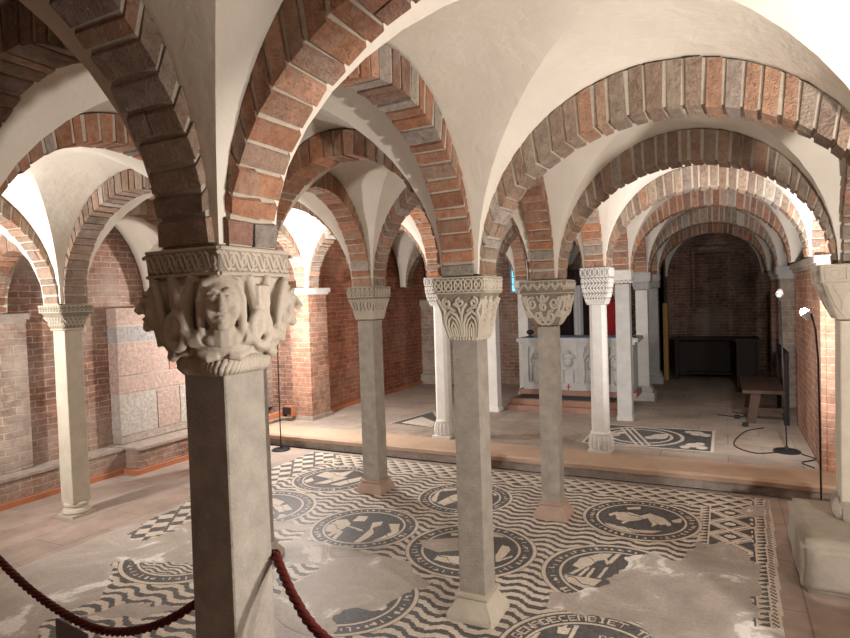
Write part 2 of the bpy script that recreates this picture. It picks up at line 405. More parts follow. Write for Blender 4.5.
# odd bays: left corner by the lit pilaster, right corner bay, ends of the aisles
ND['L',4]=(-5.5,6.1,1.62); NAMES['L',4]='left corner'
bay(('L',3),('C',3),('C',4),('L',4))
ND['C',7]=(-4.74,9.6,1.82); ND['B',7]=(-2.7,10.3,1.84)
bay(('C',6),('B',6),(-2.7,9.6,1.84),('C',7))
bay(('B',6),('A',6),('A',7),('B',7))
ND['A',8]=(-1.05,12.0,1.88); ND['D',8]=(.66,12.0,1.87)
bay(('A',7),('D',7),('D',8),('A',8))
bay(('B',7),('A',7),(-1.05,11.3,1.88),(-2.7,11.3,1.84))
# ------------------------------------------------------------------ columns
def face_map(k,h,s,d,z):
    x,y=s*h,-(h+d)
    a=k*PI/2; return (x*math.cos(a)-y*math.sin(a),x*math.sin(a)+y*math.cos(a),z)
def relief(mb,paths,prof,z0,H,r,mi=0,faces=range(4),sink=.25):
    for k in faces:
        for p in paths:
            rr=r
            if isinstance(p,tuple): p,rr=p
            pts=[face_map(k,prof(t),s,-rr*sink,z0+t*H) for s,t in p]
            mb.tube(pts,rr,6,mi)
def spiral(cx,cy,r,turns,a0=0,dir=1,n=22,asp=1.):
    out=[]
    for i in range(n+1):
        f=i/n; a=a0+dir*f*turns*2*PI; q=r*(1-.8*f); out.append((cx+q*math.cos(a),cy+q*math.sin(a)*asp))
    return out
def arc(cx,cy,rx,ry,a0,a1,n=10): return [(cx+rx*math.cos(math.radians(a0+(a1-a0)*i/n)),cy+ry*math.sin(math.radians(a0+(a1-a0)*i/n))) for i in range(n+1)]
def leafU(c,w,h,y0=0.): return [(c-w,y0),(c-w*.97,y0+h*.55),(c-w*.6,y0+h*.85),(c,y0+h),(c+w*.6,y0+h*.85),(c+w*.97,y0+h*.55),(c+w,y0)]
def capital_paths(style):
    P=[];A=[]
    if style=='leaf':
        for c in (-.52,.52):
            for w,h in ((.44,.62),(.30,.50),(.15,.36)): P.append((leafU(c,w,h),.0062 if w<.4 else .0085))
            P.append(([(c,0),(c,.25)],.007))
        P.append(([(0,0),(0,.55),(-.1,.72),(-.3,.8)],.008)); P.append(([(0,.5),(.12,.7),(.3,.8)],.008))
        for c in (-.62,.0,.62): P.append((spiral(c,.82,.2,1.3,PI*.5,1 if c<=0 else -1,18,.55),.007))
        for s in (-1,1): P.append(([(s*.98,.0),(s*.96,.4),(s*.8,.62),(s*.97,.9)],.009)); P.append(([(s*.3,.62),(s*.5,.7),(s*.9,.72)],.007))
        for i in range(5): 
            c=-.8+.4*i; A.append((arc(c,.5,.15,.33,0,360,12),.0052)); A.append(([(c-.2,.15),(c,.5),(c+.2,.85)],.0045)); A.append(([(c-.2,.85),(c,.5),(c+.2,.15)],.0045))
    elif style=='scroll':
        for cx,cy,r,d in ((-.55,.72,.26,1),(.55,.72,.26,-1),(0,.62,.2,1),(-.35,.3,.24,-1),(.4,.3,.24,1),(-.85,.35,.14,1),(.85,.4,.14,-1),(0,.88,.13,1),(-.8,.85,.13,1),(.8,.85,.13,-1),(.02,.2,.13,-1)): P.append((spiral(cx,cy,r,1.6,PI*.3,d,22,.8),.0075))
        P+= [([(-.95,.95),(-.8,.5),(-.5,.1),(-.2,.02)],.009),([(.95,.95),(.8,.5),(.5,.1),(.2,.02)],.009),([(-.3,.95),(-.15,.8),(.15,.8),(.3,.95)],.007),([(-.1,.02),(0,.2),(.1,.02)],.007)]
        for i in range(5):
            c=-.8+.4*i; A.append((arc(c,.3,.17,.4,0,180,10),.0045)); A.append((arc(c,.42,.09,.22,0,180,8),.004)); A.append((arc(c+.2,.85,.13,.3,180,360,8),.004))
    elif style=='palm':
        for c in (-.78,-.4,0,.4,.78): P.append((leafU(c,.15,.5),.006)); P.append(([(c,.0),(c,.42)],.005))
        for c in (-.6,0,.6): P.append((leafU(c,.27,.42,.5),.0065)); P.append(([(c,.5),(c,.85)],.006))
        for c in (-.9,-.3,.3,.9): P.append(([(c-.08,.95),(c,.6),(c+.08,.95)],.006))
        for i in range(6):
            c=-.83+.333*i; A.append((arc(c,.45,.11,.38,0,360,10),.004)); A.append(([(c,.2),(c,.8)],.004))
    elif style=='basket':
        for r in range(5):
            for i in range(9):
                c=-1+.25*i; d=.16 if r%2 else -.16
                if abs(c)<=1: P.append(([(max(-1,min(1,c-d)),r*.2+.02),(max(-1,min(1,c+d)),r*.2+.17)],.008))
        for i in range(6):
            c=-.83+.333*i; A.append((arc(c,.5,.13,.38,0,360,10),.0045))
    elif style=='dent':
        for r,yy in enumerate((.22,.42,.62)):
            for i in range(6):
                c=-.85+.34*i+(.17 if r%2 else 0)
                if c<.95: P.append(([(c-.12,yy+.14),(c,yy-.05),(c+.12,yy+.14)],.006))
        for rr in (.3,.75):
            for i in range(8): c=-.87+.25*i; A.append(([(c-.07,rr+.14),(c,rr-.14),(c+.07,rr+.14)],.004))
    elif style=='plain':
        P+= [(spiral(-.2,.72,.24,1.3,PI,-1,18,.6),.005),(spiral(.5,.7,.22,1.3,0,1,18,.6),.005),([(-.75,.95),(-.6,.5),(-.7,.2),(-.5,.05)],.006),([(-.9,.95),(-.85,.4),(-.6,.02)],.007),([(.0,.55),(.15,.35),(.35,.5)],.005)]
        A+= [([(-.9,.2),(-.9,.8),(-.4,.8),(-.4,.2),(-.9,.2)],.004),(arc(-.65,.5,.12,.18,0,360,8),.004),(spiral(.1,.5,.2,1.2,0,1,14,1.2),.004),(spiral(.65,.5,.2,1.2,PI,-1,14,1.2),.004)]
    else:
        for i in range(4): c=-.75+.5*i; A.append((arc(c,.5,.18,.36,0,360,10),.005)); P.append((leafU(c,.18,.8),.006))
    return P,A
PROF={'leaf':lambda a,b:(lambda t:a+(b-a)*(t**.9)),'scroll':lambda a,b:(lambda t:a+(b-a)*math.sin(min(1,t*1.05)*PI/2)**.8),'palm':lambda a,b:(lambda t:a+(b-a)*t**.95),
 'basket':lambda a,b:(lambda t:a+(b-a)*math.sin(t*PI/2)**.75),'dent':lambda a,b:(lambda t:a+(b-a)*(.08+.92*t**1.6) if t<.75 else a+(b-a)*(.08+.92*.75**1.6+(t-.75)*1.2)),
 'plain':lambda a,b:(lambda t:a+(b-a)*t**.85),'small':lambda a,b:(lambda t:a+(b-a)*t)}
import bmesh
def fixn(me):
    bm=bmesh.new(); bm.from_mesh(me); bmesh.ops.recalc_face_normals(bm,faces=bm.faces[:]); bm.to_mesh(me); bm.free()
def bm_remesh(mb,voxel,name,m,parent,smooth_it=2):
    me=mb.mesh(name+'_src'); fixn(me); o=bpy.data.objects.new(name+'_src',me); COL.objects.link(o)
    r=o.modifiers.new('r','REMESH'); r.mode='VOXEL'; r.voxel_size=voxel
    s=o.modifiers.new('s','SMOOTH'); s.iterations=smooth_it; s.factor=.5
    dg=bpy.context.evaluated_depsgraph_get(); me2=bpy.data.meshes.new_from_object(o.evaluated_get(dg)); me2.name=name
    bpy.data.objects.remove(o); bpy.data.meshes.remove(me)
    me2.materials.clear()
    return link(name,me2,m,parent,True)
def figure_capital(cap,z0,z1,A,s):
    """a crowned half-length figure with raised arms at each corner, a pine cone on each side"""
    mb=MB(); H=z1-z0
    mb.sq([(s*1.1,z0+.0),(.086,z0+.03),(.097,z0+.10),(.107,z0+.16),(.118,z0+.22),(A*.97,z1-.012),(A*.97,z1)],cham=.2)
    for q in range(4):
        ang=-PI/4+q*PI/2
        d=Vector((math.cos(ang),math.sin(ang),0)); t=Vector((-math.sin(ang),math.cos(ang),0)); R=Matrix((t,d,Vector((0,0,1)))).transposed()
        def p(tt,dd,z): return tuple(t*tt+d*dd+Vector((0,0,z0+z)))
        def E(tt,dd,z,r,n=16,m=10): mb.ell(p(tt,dd,z),r,R,n,m)
        p0=p; E0=E
        def p(tt,dd,z): return p0(tt*.95,dd,z+(.020 if z>.09 else .020))
        def E(tt,dd,z,r,n=16,m=10): mb.ell(p(tt,dd,z),r,R,n,m)
        E(0,.148,.163,(.046,.042,.062)); E(0,.157,.130,(.037,.033,.040)); E(0,.184,.103,(.015,.012,.012))
        mb.tube([p(0,.183,.186),p(0,.195,.168),p(0,.207,.146),p(0,.198,.139)],[.005,.0065,.0095,.007],8)
        for sg in (-1,1):
            E(sg*.0075,.196,.143,(.006,.007,.0055))
            mb.tube([p(sg*.007,.1895,.186),p(sg*.020,.188,.192),p(sg*.035,.176,.184)],[.005,.0058,.0045],6)
            E(sg*.0185,.1845,.170,(.0095,.0065,.006)); mb.tube([p(sg*.008,.1875,.171),p(sg*.019,.191,.1765),p(sg*.031,.180,.170)],.003,5); mb.tube([p(sg*.008,.1875,.169),p(sg*.019,.190,.1635),p(sg*.031,.180,.169)],.003,5)
            E(sg*.025,.174,.138,(.015,.012,.017)); E(sg*.048,.148,.155,(.007,.012,.018))
        mb.tube([p(-.017,.182,.121),p(-.006,.1925,.1245),p(.006,.1925,.1245),p(.017,.182,.121)],[.003,.0045,.0045,.003],6)
        mb.tube([p(-.015,.181,.1155),p(0,.1915,.113),p(.015,.181,.1155)],[.003,.0052,.003],6)
        hair=[p(-.050,.135,.075),p(-.051,.142,.12),p(-.051,.150,.17),p(-.038,.160,.208),p(0,.166,.222),p(.038,.160,.208),p(.051,.150,.17),p(.051,.142,.12),p(.050,.135,.075)]
        mb.tube(hair,[.009,.0115,.012,.012,.011,.012,.012,.0115,.009],8)
        for i in range(7): a=(i-3)/3; E(a*.034,.170-.012*abs(a),.228-.012*a*a,(.006,.006,.007),8,6)
        mb.tube([p(0,.128,.06),p(0,.146,.118)],[.036,.028],10)
        E(0,.118,.076,(.062,.036,.030)); E(0,.112,.058,(.056,.036,.030)); E(0,.100,.045,(.070,.040,.024)); E(-.026,.145,.070,(.018,.013,.016)); E(.026,.145,.070,(.018,.013,.016))
        p=p0; E=E0
        for sg in (-1,1):
            mb.tube([p(sg*.046,.128,.098),p(sg*.068,.116,.092),p(sg*.086,.103,.112),p(sg*.087,.100,.150),p(sg*.080,.104,.190),p(sg*.072,.110,.222),p(sg*.066,.116,.246)],[.024,.023,.0215,.019,.017,.0145,.013],10)
            for f in range(4): mb.tube([p(sg*(.054+.007*f),.122-.004*f,.234),p(sg*(.054+.007*f),.126-.004*f,.25)],.0042,6)
            mb.tube([p(sg*.012,.128,.050),p(sg*.036,.124,.046),p(sg*.058,.112,.058)],[.011,.015,.011],8)
        # pine cone and a hanging loop in the middle of the side
        E(.094,.094,.196,(.024,.024,.030))
        for a in range(4):
            for b in range(5): E(.092+.017*math.cos(a*.6-.9)*1.0*(1 if True else 0)-.012+.0095*a*.0,.092+.017,.172+.0105*b,(.0055,.0055,.0055),8,6) if False else E(.080+.0085*a+.010,.118-.0085*a,.176+.0105*b,(.0058,.0058,.0062),8,6)
        lp=[p(.092+.5*.044*math.sin(w)*1.0,.092-.5*.044*math.sin(w)+.016,.112+.042*math.cos(w)) for w in np.linspace(0,2*PI,15)]
        mb.tube(lp,.0125,8)
        mb.tube([p(.090,.102,.150),p(.090,.100,.172)],.010,8)
    return bm_remesh(mb,.0032,'capital','stone_fig',cap,1)
def column(key,name_label,shape='square',style='leaf',A=.13,s=.076,caph=.26,abh=.075,zb=0.,basekind='flare',mats=('stone_grey','stone_pale','stone_pink'),zt=None,basesz=.12,baseh=.10):
    x,y,z=ND[key]; zt=z
    t=empty('column',(x,y,zb),name_label,'column','columns carrying the crypt vault')
    H=zt-zb
    zc=H-caph
    # base
    b=MB()
    if basekind=='flare':
        b.sq([(basesz,0),(basesz,.022),(basesz*.97,.03),(s*1.28,baseh-.035),(s*1.22,baseh-.028),(s*1.36,baseh-.018),(s*1.36,baseh-.006),(s*1.12,baseh)],cham=.1)
        for q in range(4):
            a=-PI/4+q*PI/2; d=Vector((math.cos(a),math.sin(a),0)); b.tube([tuple(d*basesz*1.28+Vector((0,0,.02))),tuple(d*s*1.75+Vector((0,0,baseh*.6)))],[.016,.010],6)
    elif basekind=='torus':
        b.box((-basesz,-basesz,0),(basesz,basesz,.02)); b.lathe([(basesz*.98,.02),(basesz*1.06,.035),(basesz*.98,.055),(basesz*.86,.062),(basesz*.84,.075),(basesz*.93,.085),(basesz*.93,.10),(basesz*.8,.108),(s*.9,.112)],24)
    elif basekind=='fluted':
        b.sq([(basesz*.96,0),(basesz,.012),(basesz,.03),(basesz*.9,.035)],cham=.08)
        b.lathe([(basesz*.9,.034),(basesz*.99,.07),(basesz*.95,.13),(basesz*.8,.165),(basesz*.9,.17),(basesz*.9,.185),(s*1.05,.20)],16)
        for i in range(16):
            a=2*PI*i/16; c_,s_=math.cos(a),math.sin(a); b.tube([(basesz*.93*c_,basesz*.93*s_,.04),(basesz*1.0*c_,basesz*1.0*s_,.08),(basesz*.95*c_,basesz*.95*s_,.13),(basesz*.82*c_,basesz*.82*s_,.16)],.012,6)
    elif basekind=='block':
        b.sq([(basesz,0),(basesz,.1),(basesz*.96,.11)],cham=.06); b.sq([(basesz*.8,.11),(basesz*.85,.14),(s*1.1,.2)],cham=.1)
        baseh=.2
    elif basekind=='rubble':
        for i in range(9):
            a=2*PI*i/9; b.ell((.8*basesz*math.cos(a),.8*basesz*math.sin(a),.05+random.uniform(-.01,.04)),(random.uniform(.05,.075),random.uniform(.05,.07),random.uniform(.05,.085)),None,7,5)
        b.sq([(basesz*.8,0),(basesz*.9,.05),(s*1.05,baseh)],cham=.2)
    else:
        b.sq([(basesz,0),(basesz,baseh*.6),(s*1.05,baseh)],cham=.1)
    if basekind in('torus',): baseh=.112
    if basekind=='fluted': baseh=.2
    build(b,'base',mats[2],t,math.radians(35))
    sh=MB(); nz=10
    if shape=='square': sh.sq([(s*(1.03-.04*i/nz)+random.uniform(-.0008,.0008),baseh-.004+(zc-baseh+.008)*i/nz) for i in range(nz+1)],cham=.05)
    else: sh.sq([(s*(1.04-.06*i/nz),baseh-.004+(zc-baseh+.008)*i/nz) for i in range(nz+1)],cham=.42)
    build(sh,'shaft',mats[0],t)
    ab=H-abh
    if style=='figure':
        cap=figure_capital(t,zc,ab,A,s)
        r=MB(); 
        for i in range(52):   # cable band
            a=2*PI*i/52; 
            def sqp(a,rr,z):
                c_,s_=math.cos(a),math.sin(a); k=rr/(abs(c_)**6+abs(s_)**6)**(1/6); return (k*c_,k*s_,z)
            r.tube([sqp(a-.05,s*1.06,zc+.0),sqp(a,s*1.22,zc+.016),sqp(a+.07,s*1.22,zc+.030),sqp(a+.12,s*1.1,zc+.045)],.0085,6)
        r.sq([(s*1.08,zc-.004),(s*1.12,zc+.02),(s*1.08,zc+.046)],cham=.2)
        build(r,'cable_band',mats[1],cap,True)
    else:
        prof=PROF[style](s*1.12,A*.94); c=MB(); c.sq([(prof(i/8),zc+.012+(ab-zc-.012)*i/8) for i in range(9)],1,cham=.06)
        P,Ap=capital_paths(style)
        k_={'leaf':1.1,'scroll':1.25,'palm':1.3,'basket':1.15,'dent':1.4,'plain':1.,'small':1.1}[style]; P=[((p[0],p[1]*k_) if isinstance(p,tuple) else p) for p in P]; relief(c,P,prof,zc+.015,ab-zc-.018,.007,0,sink=.05)
        if style in('leaf','dent','basket'):
            c.sq([(s*1.1,zc),(s*1.24,zc+.006),(s*1.24,zc+.016),(s*1.1,zc+.024)],0,cham=.2)
            if style=='leaf':
                for i in range(36):
                    a=2*PI*i/36; k=s*1.25/(abs(math.cos(a))**5+abs(math.sin(a))**5)**.2; c.ell((k*math.cos(a),k*math.sin(a),zc+.011),(.006,.006,.009),None,6,4)
        cap=build(c,'capital',[mats[1],'stone_groove_shade' if mats[1].startswith('stone') and style!='plain' else ('marble_groove_shade' if style!='plain' else mats[1])],t,math.radians(40))
    a=MB(); a.sq([(A*.96,ab),(A,ab+.008),(A*1.02,H-.012),(A*1.02,H-.001)],1,cham=.03)
    if style=='figure':
        pf=lambda tt:A*1.005
        wav=[]
        for i in range(6):
            c0=-.85+.31*i
            for o in (-.06,.06): wav.append(([(c0-.17+o,.74),(c0-.11+o,.80),(c0-.05+o,.72),(c0+.05+o,.28),(c0+.11+o,.20),(c0+.17+o,.26)],.0046))
            wav.append((arc(c0+.16,.5,.05,.16,0,360,8),.0036))
        wav+= [([(-.98,.93),(.98,.93)],.005),([(-.98,.07),(.98,.07)],.005)]
        relief(a,wav,pf,ab,abh,.0035,0,sink=-.1)
    elif style!='small':
        relief(a,[([(-.97,.93),(.97,.93)],.004),([(-.97,.07),(.97,.07)],.004)]+Ap,lambda tt:A*(.995+.025*tt),ab,abh,.0048,0,sink=0.)
    build(a,'abacus',[mats[1],('stone_fig_groove_shade' if style=='figure' else 'stone_groove_shade' if style in('leaf','scroll','palm','dent') else ('marble_groove_shade' if style=='basket' else mats[1]))],cap,math.radians(40))
    return t
column(('A',1),'foreground grey square column whose capital is carved with a crowned figure raising both arms','square','figure',.127,.073,.318,.072,0,'flare',('stone_grey','stone_fig','stone_grey'))
column(('A',2),'central square column with a deeply cut leaf-carved capital on a flared pale base','square','leaf',.130,.068,.315,.085,0,'flare',('stone_grey','stone_pale','stone_pale'),basesz=.128,baseh=.13)
column(('A',3),'grey square column with a rounded scroll-carved capital on a pinkish flared base','square','scroll',.158,.066,.335,.10,0,'flare',('stone_grey','stone_pale','stone_pink'),basesz=.122,baseh=.12)
column(('B',3),'grey square column with tall palm-leaf capital and pink flared base beyond the foreground column','square','palm',.132,.074,.285,.09,0,'flare',('stone_grey','stone_pale','stone_pink'),basesz=.122,baseh=.11)
column(('C',2),'slim pale square column at far left with a small toothed capital and round moulded base','square','dent',.135,.072,.20,.06,0,'torus',('stone_pale','stone_pale','stone_pale'),basesz=.098)
column(('B',2),'column mostly hidden behind the foreground column, only its base edge showing','square','palm',.13,.07,.28,.08,0,'flare',('stone_grey','stone_pale','stone_pale'))
column(('C',3),'slim column hidden behind the foreground column beside the left wall','square','dent',.13,.072,.2,.06,0,'torus',('stone_pale','stone_pale','stone_pale'),basesz=.098)
column(('A',4),'white octagonal marble column with basket-weave capital and fluted bulging base','oct','basket',.128,.072,.34,.09,HP,'fluted',('marble','marble','marble'),basesz=.105)
column(('A',5),'plain square marble column with small flat capital standing right of the white octagonal one','square','small',.105,.078,.16,.11,HP,'plain',('marble_grey','marble','marble_grey'),basesz=.09,baseh=.06)
column(('A',6),'marble column on a stone block behind the altar corner with box-like leaf capital','square','small',.125,.078,.24,.12,HP,'block',('marble','marble_grey','marble_grey'),basesz=.15)
column(('A',7),'farthest marble column of the right tunnel row on a low block','square','small',.12,.085,.22,.1,HP,'block',('marble_grey','marble_grey','marble_grey'),basesz=.15)
column(('B',4),'white marble column partly hidden behind the central leaf-carved column','oct','basket',.128,.072,.3,.09,HP,'fluted',('marble','marble','marble'),basesz=.105)
column(('B',5),'white marble column just left of the carved altar','square','small',.11,.075,.2,.1,HP,'plain',('marble','marble','marble'),basesz=.095,baseh=.06)
column(('B',6),'white marble column rising behind the left end of the altar','square','small',.115,.075,.2,.1,HP,'plain',('marble','marble','marble'),basesz=.095,baseh=.06)
# right-edge columns stand on rough stone blocks
PB=.27
column(('D',3),'pale square column at the right edge with a smooth incised capital above a stone block','square','plain',.195,.095,.32,.105,PB,'rubble',('stone_pale','stone_pale','stone_rubble'),basesz=.11,baseh=.12)
column(('D',2),'column just beyond the right edge of the photo','square','plain',.17,.09,.3,.1,PB,'rubble',('stone_pale','stone_pale','stone_rubble'),basesz=.11,baseh=.12)
for k,n in ((('D',1),'near column to the right of the camera, outside the photo'),(('B',1),'near column to the left of the camera, outside the photo'),(('C',1),'near far-left column outside the photo'),):
    column(k,n,'square','palm',.13,.075,.28,.08,0,'flare',('stone_grey','stone_pale','stone_pale'))
def rough_block(name,x0,y0,x1,y1,z0,z1,label,m='block_grey'):
    bb=bpy.data.meshes.new(name); v=MB(); v.box((x0,y0,z0),(x1,y1,z1)); 
    o=build(v,name,m); 
    import bmesh
    bm=bmesh.new(); bm.from_mesh(o.data); bmesh.ops.bevel(bm,geom=bm.edges[:],offset=.025,segments=3,affect='EDGES')
    bmesh.ops.subdivide_edges(bm,edges=[e for e in bm.edges if e.calc_length()>.12],cuts=8,use_grid_fill=True)
    for q in bm.verts:
        n=noise.noise_vector(q.co*6)*.022+noise.noise_vector(q.co*22)*.006
        if q.co.z<z0+.01: n.z=0
        if q.co.z>z1-.03: n.z*=.2; n.z-=.003
        q.co+=n*(.4+.6*(1-(q.co.z-z0)/(z1-z0)))
    for q in bm.verts: q.co.z=max(z0,min(q.co.z,z1))
    bm.to_mesh(o.data); bm.free(); o.data.polygons.foreach_set('use_smooth',[True]*len(o.data.polygons))
    return tag(o,label,'stone block') if label else o
rough_block('stone_block',.335,3.62,1.05,4.42,0,PB,'rough grey stone block carrying the pale column at the right edge')
rough_block('stone_block',.45,2.35,1.05,3.05,0,PB,'rough stone block cut off by the lower right edge of the photo')
# corner piers of the nearest row, behind the camera
for l in 'CBAD':
    x,y,z=ND[l,0]; v=MB(); v.box((x-.13,y-.1,0),(x+.13,y+.13,z)); o=build(v,'brick_pier','pier_brick',uv=True); tag(o,'brick pier behind the camera, %s'%NAMES[l,0],'pier')

# ------------------------------------------------------------------ shell
def wall(name,boxes,m):
    v=MB()
    for a,b in boxes: v.box(a,b)
    return struct(build(v,name,m,uv=True))
v=MB(); v.box((-5.6,-.7,-.12),(2.6,5.25,0)); struct(build(v,'floor','slab'))
# raised floor with an uneven worn front edge
def platform():
    v=MB(); n=90; xs=[-5.6+(6.6)*i/n for i in range(n+1)]
    e=lambda x:5.225+.022*noise.noise((x*1.7,0,3))+.012*noise.noise((x*7,1,3))+(.03*(x+1.7)/-3 if x<-1.7 else 0)-(.05*max(0,x-0))
    vs=[];fs=[]
    prof=[(.05,0),(.05,.05),(.035,.075),(.0,.085),(-.006,.12),(.012,HP)]
    for i,x in enumerate(xs):
        for k,(d,z) in enumerate(prof):
            w=.014*noise.noise((x*9,z*25,k)) if 0<k<5 else 0
            vs.append((x,e(x)+d+w,z))
        vs.append((x,e(x)+.42+.02*noise.noise((x*4,9,2)),HP)); vs.append((x,12.6,HP))
    q=len(prof)+2; mi=[]
    for i in range(n):
        for k in range(q-1):
            fs.append((i*q+k,(i+1)*q+k,(i+1)*q+k+1,i*q+k+1)); mi.append(2 if k<3 else (1 if k<q-2 else 0))
    me=bpy.data.meshes.new('floor'); me.from_pydata(vs,[],fs); me.update(); me.polygons.foreach_set('material_index',mi)
    return struct(link('floor',me,['slab_up','slab_edge','stone_rubble'],None,math.radians(40)))
platform()
wall('wall_left',[((-5.75,-.7,0),(-5.56,6.2,2.85)),((-5.58,6.2,0),(-4.80,6.4,2.85))],'wall_brick')
wall('wall_left_side',[((-4.95,6.35,HP-.01),(-4.80,9.7,2.85)),],'wall_red')
wall('wall_left_end',[((-5.0,9.62,HP-.01),(-2.62,9.8,2.85)),((-2.78,9.62,HP-.01),(-2.62,11.4,2.85))],'wall_brick')
wall('wall_middle_end',[((-2.8,11.3,HP-.01),(-.98,11.45,2.85)),((-1.12,11.3,HP-.01),(-.98,12.3,2.85))],'wall_brick')
wall('wall_back',[((-5.75,-.75,0),(2.65,-.58,2.85))],'wall_brick')
wall('wall_right',[((2.45,-.7,0),(2.62,5.7,2.85)),((.70,5.575,HP-.02),(2.62,5.75,2.85))],'pier_brick')
wall('wall_right_side',[((1.0,5.7,HP-.01),(1.15,12.4,2.85))],'wall_brick')
# tunnel end: curved apse wall with a dark niche
def apse():
    v=MB(); n=24; vs=[];fs=[]
    for i in range(n+1):
        a=PI*(1-i/n); x=-.10+1.08*math.cos(a); y=11.75+.75*math.sin(a)
        ox,oy=-.10+1.25*math.cos(a),11.75+.92*math.sin(a)
        vs+= [(x,y,HP-.01),(x,y,2.8),(ox,oy,2.8),(ox,oy,HP-.01)]
    for i in range(n):
        for k in range(4): fs.append((i*4+k,i*4+(k+1)%4,(i+1)*4+(k+1)%4,(i+1)*4+k))
    v.add(vs,[f[::-1] for f in fs]); return struct(build(v,'wall_apse','wall_brick',uv=True))
apse()
v=MB(); v.box((-.56,12.28,1.3),(-.50,12.5,2.3)); v.box((.10,12.28,1.3),(.16,12.5,2.3)); v.box((-.56,12.26,2.3),(.16,12.5,2.42)); 
o=build(v,'trim_1','wall_brick',uv=True); struct(o)
# piers and pilasters
def pier(name,boxes,m,capbox,label,capm='stone_pale',base=None):
    v=MB()
    for a,b in boxes: v.box(a,b)
    o=build(v,name,m,uv=True); tag(o,label,'pier')
    if capbox:
        (x0,y0,z0),(x1,y1,z1)=capbox; c=MB()
        c.box((x0+.02,y0+.02,z0),(x1-.02,y1-.02,z0+(z1-z0)*.35)); c.box((x0,y0,z0+(z1-z0)*.35),(x1,y1,z1))
        build(c,'capital',capm,o)
    if base:
        c=MB(); c.box(*base); build(c,'base','stone_rubble',o)
    return o
pier('brick_pilaster',[((-4.93,6.0,HP),(-4.64,6.38,1.72))],'pier_brick',((-4.96,5.96,1.72),(-4.60,6.42,1.80)),'lit brick pilaster with a white cap beside the left floor lamp','marble',((-4.95,5.98,HP),(-4.62,6.41,HP+.05)))
pier('brick_pier',[((.665,5.60,HP),(1.0,7.45,1.76)),((.672,5.592,1.85),(.80,5.75,1.98))],'pier_brick',((.62,5.535,1.76),(1.0,7.5,1.85)),'long red brick pier lit by the right floor lamp','stone_rubble')
pier('brick_pilaster',[((.60,8.5,HP),(1.0,8.80,1.72))],'wall_old',((.56,8.47,1.72),(1.0,8.83,1.87)),'pale brick pilaster behind the wooden bench','marble_grey')
pier('brick_pilaster',[((.60,10.15,HP),(1.0,10.45,1.74))],'wall_brick',((.57,10.12,1.74),(1.0,10.48,1.87)),'dim brick pilaster right of the dark pew','stone_grey')
pier('stone_pilaster',[((-4.80,9.38,HP),(-4.56,9.62,1.55))],'stone_rubble' if False else 'wall_old',((-4.80,9.34,1.45),(-4.52,9.62,1.6)),'grey stone pilaster at the end of the dark left aisle','stone_rubble',((-4.8,9.3,HP),(-4.5,9.62,HP+.16)))
pier('stone_pilaster',[((-4.30,9.48,HP),(-4.12,9.62,2.3))],'wall_old',((-4.33,9.44,1.45),(-4.08,9.62,1.6)),'second grey pilaster further right at the dark aisle end','stone_rubble',((-4.34,9.4,HP),(-4.06,9.62,HP+.16)))
pier('brick_pilaster',[((-5.555,1.75,.243),(-5.47,3.10,1.52))],'wall_old',((-5.56,1.73,1.52),(-5.44,3.12,1.60)),'pale worn brick pilaster at the left edge of the photo','stone_rubble')
v=MB(); v.box((-5.56,2.2,1.60),(-5.50,3.0,2.5)); 
# big-block pier on the left wall
def block_pier():
    v=MB(); x0,x1=-5.56,-5.42; y0,y1=3.93,5.15
    v.box((x0,y0+.01,.252),(x1-.012,y1,1.62),0)
    rows=[(.252,.33,[(0,1,'p')]),(.33,.75,[(0,.36,'g'),(.36,.60,'k'),(.60,1,'g')]),(.75,.93,[(0,1,'k')]),(.93,1.27,[(0,.50,'k'),(.50,1,'r')]),(1.27,1.44,[(0,.55,'b'),(.55,1,'b')]),(1.44,1.62,[(0,.6,'k'),(.6,1,'p')])]
    cc={'p':(.50,.42,.36),'g':(.56,.51,.46),'k':(.54,.40,.34),'r':(.50,.31,.25),'b':(.42,.40,.39)}
    for z0,z1,l in rows:
        for a,b,c in l:
            g=.007; ya,yb=y0+(y1-y0)*a,y0+(y1-y0)*b
            v.box((x0,ya+(g if a>0 else 0),z0+g),(x1+random.uniform(-.004,.006),yb-g,z1-g),1,cc[c],.004)
    o=build(v,'stone_pier',['mortar','brick'],col=True); tag(o,'pier of large pink and grey stone blocks on the left wall ledge','pier')
block_pier()
# masonry bench along the left wall
v=MB(); v.box((-5.56,-.6,0),(-5.33,3.90,.215),0); v.box((-5.56,3.90,0),(-5.14,5.235,.225),0)
o=build(v,'masonry_bench','wall_brick',uv=True); tag(o,'low brick ledge running along the foot of the left wall','ledge')
v=MB(); v.box((-5.56,-.6,.215),(-5.32,3.88,.24)); v.box((-5.56,3.88,.225),(-5.12,5.235,.25)); build(v,'bench_top','stone_rubble',o)
# wall lunettes: the raised brick arch field above the ledge
v=MB(); v.box((-5.56,5.15,.25),(-5.44,6.2,2.4)); o=build(v,'rough_wall_facing','wall_old',uv=True); tag(o,'whitish rough brick facing behind the left floor lamp','wall facing')
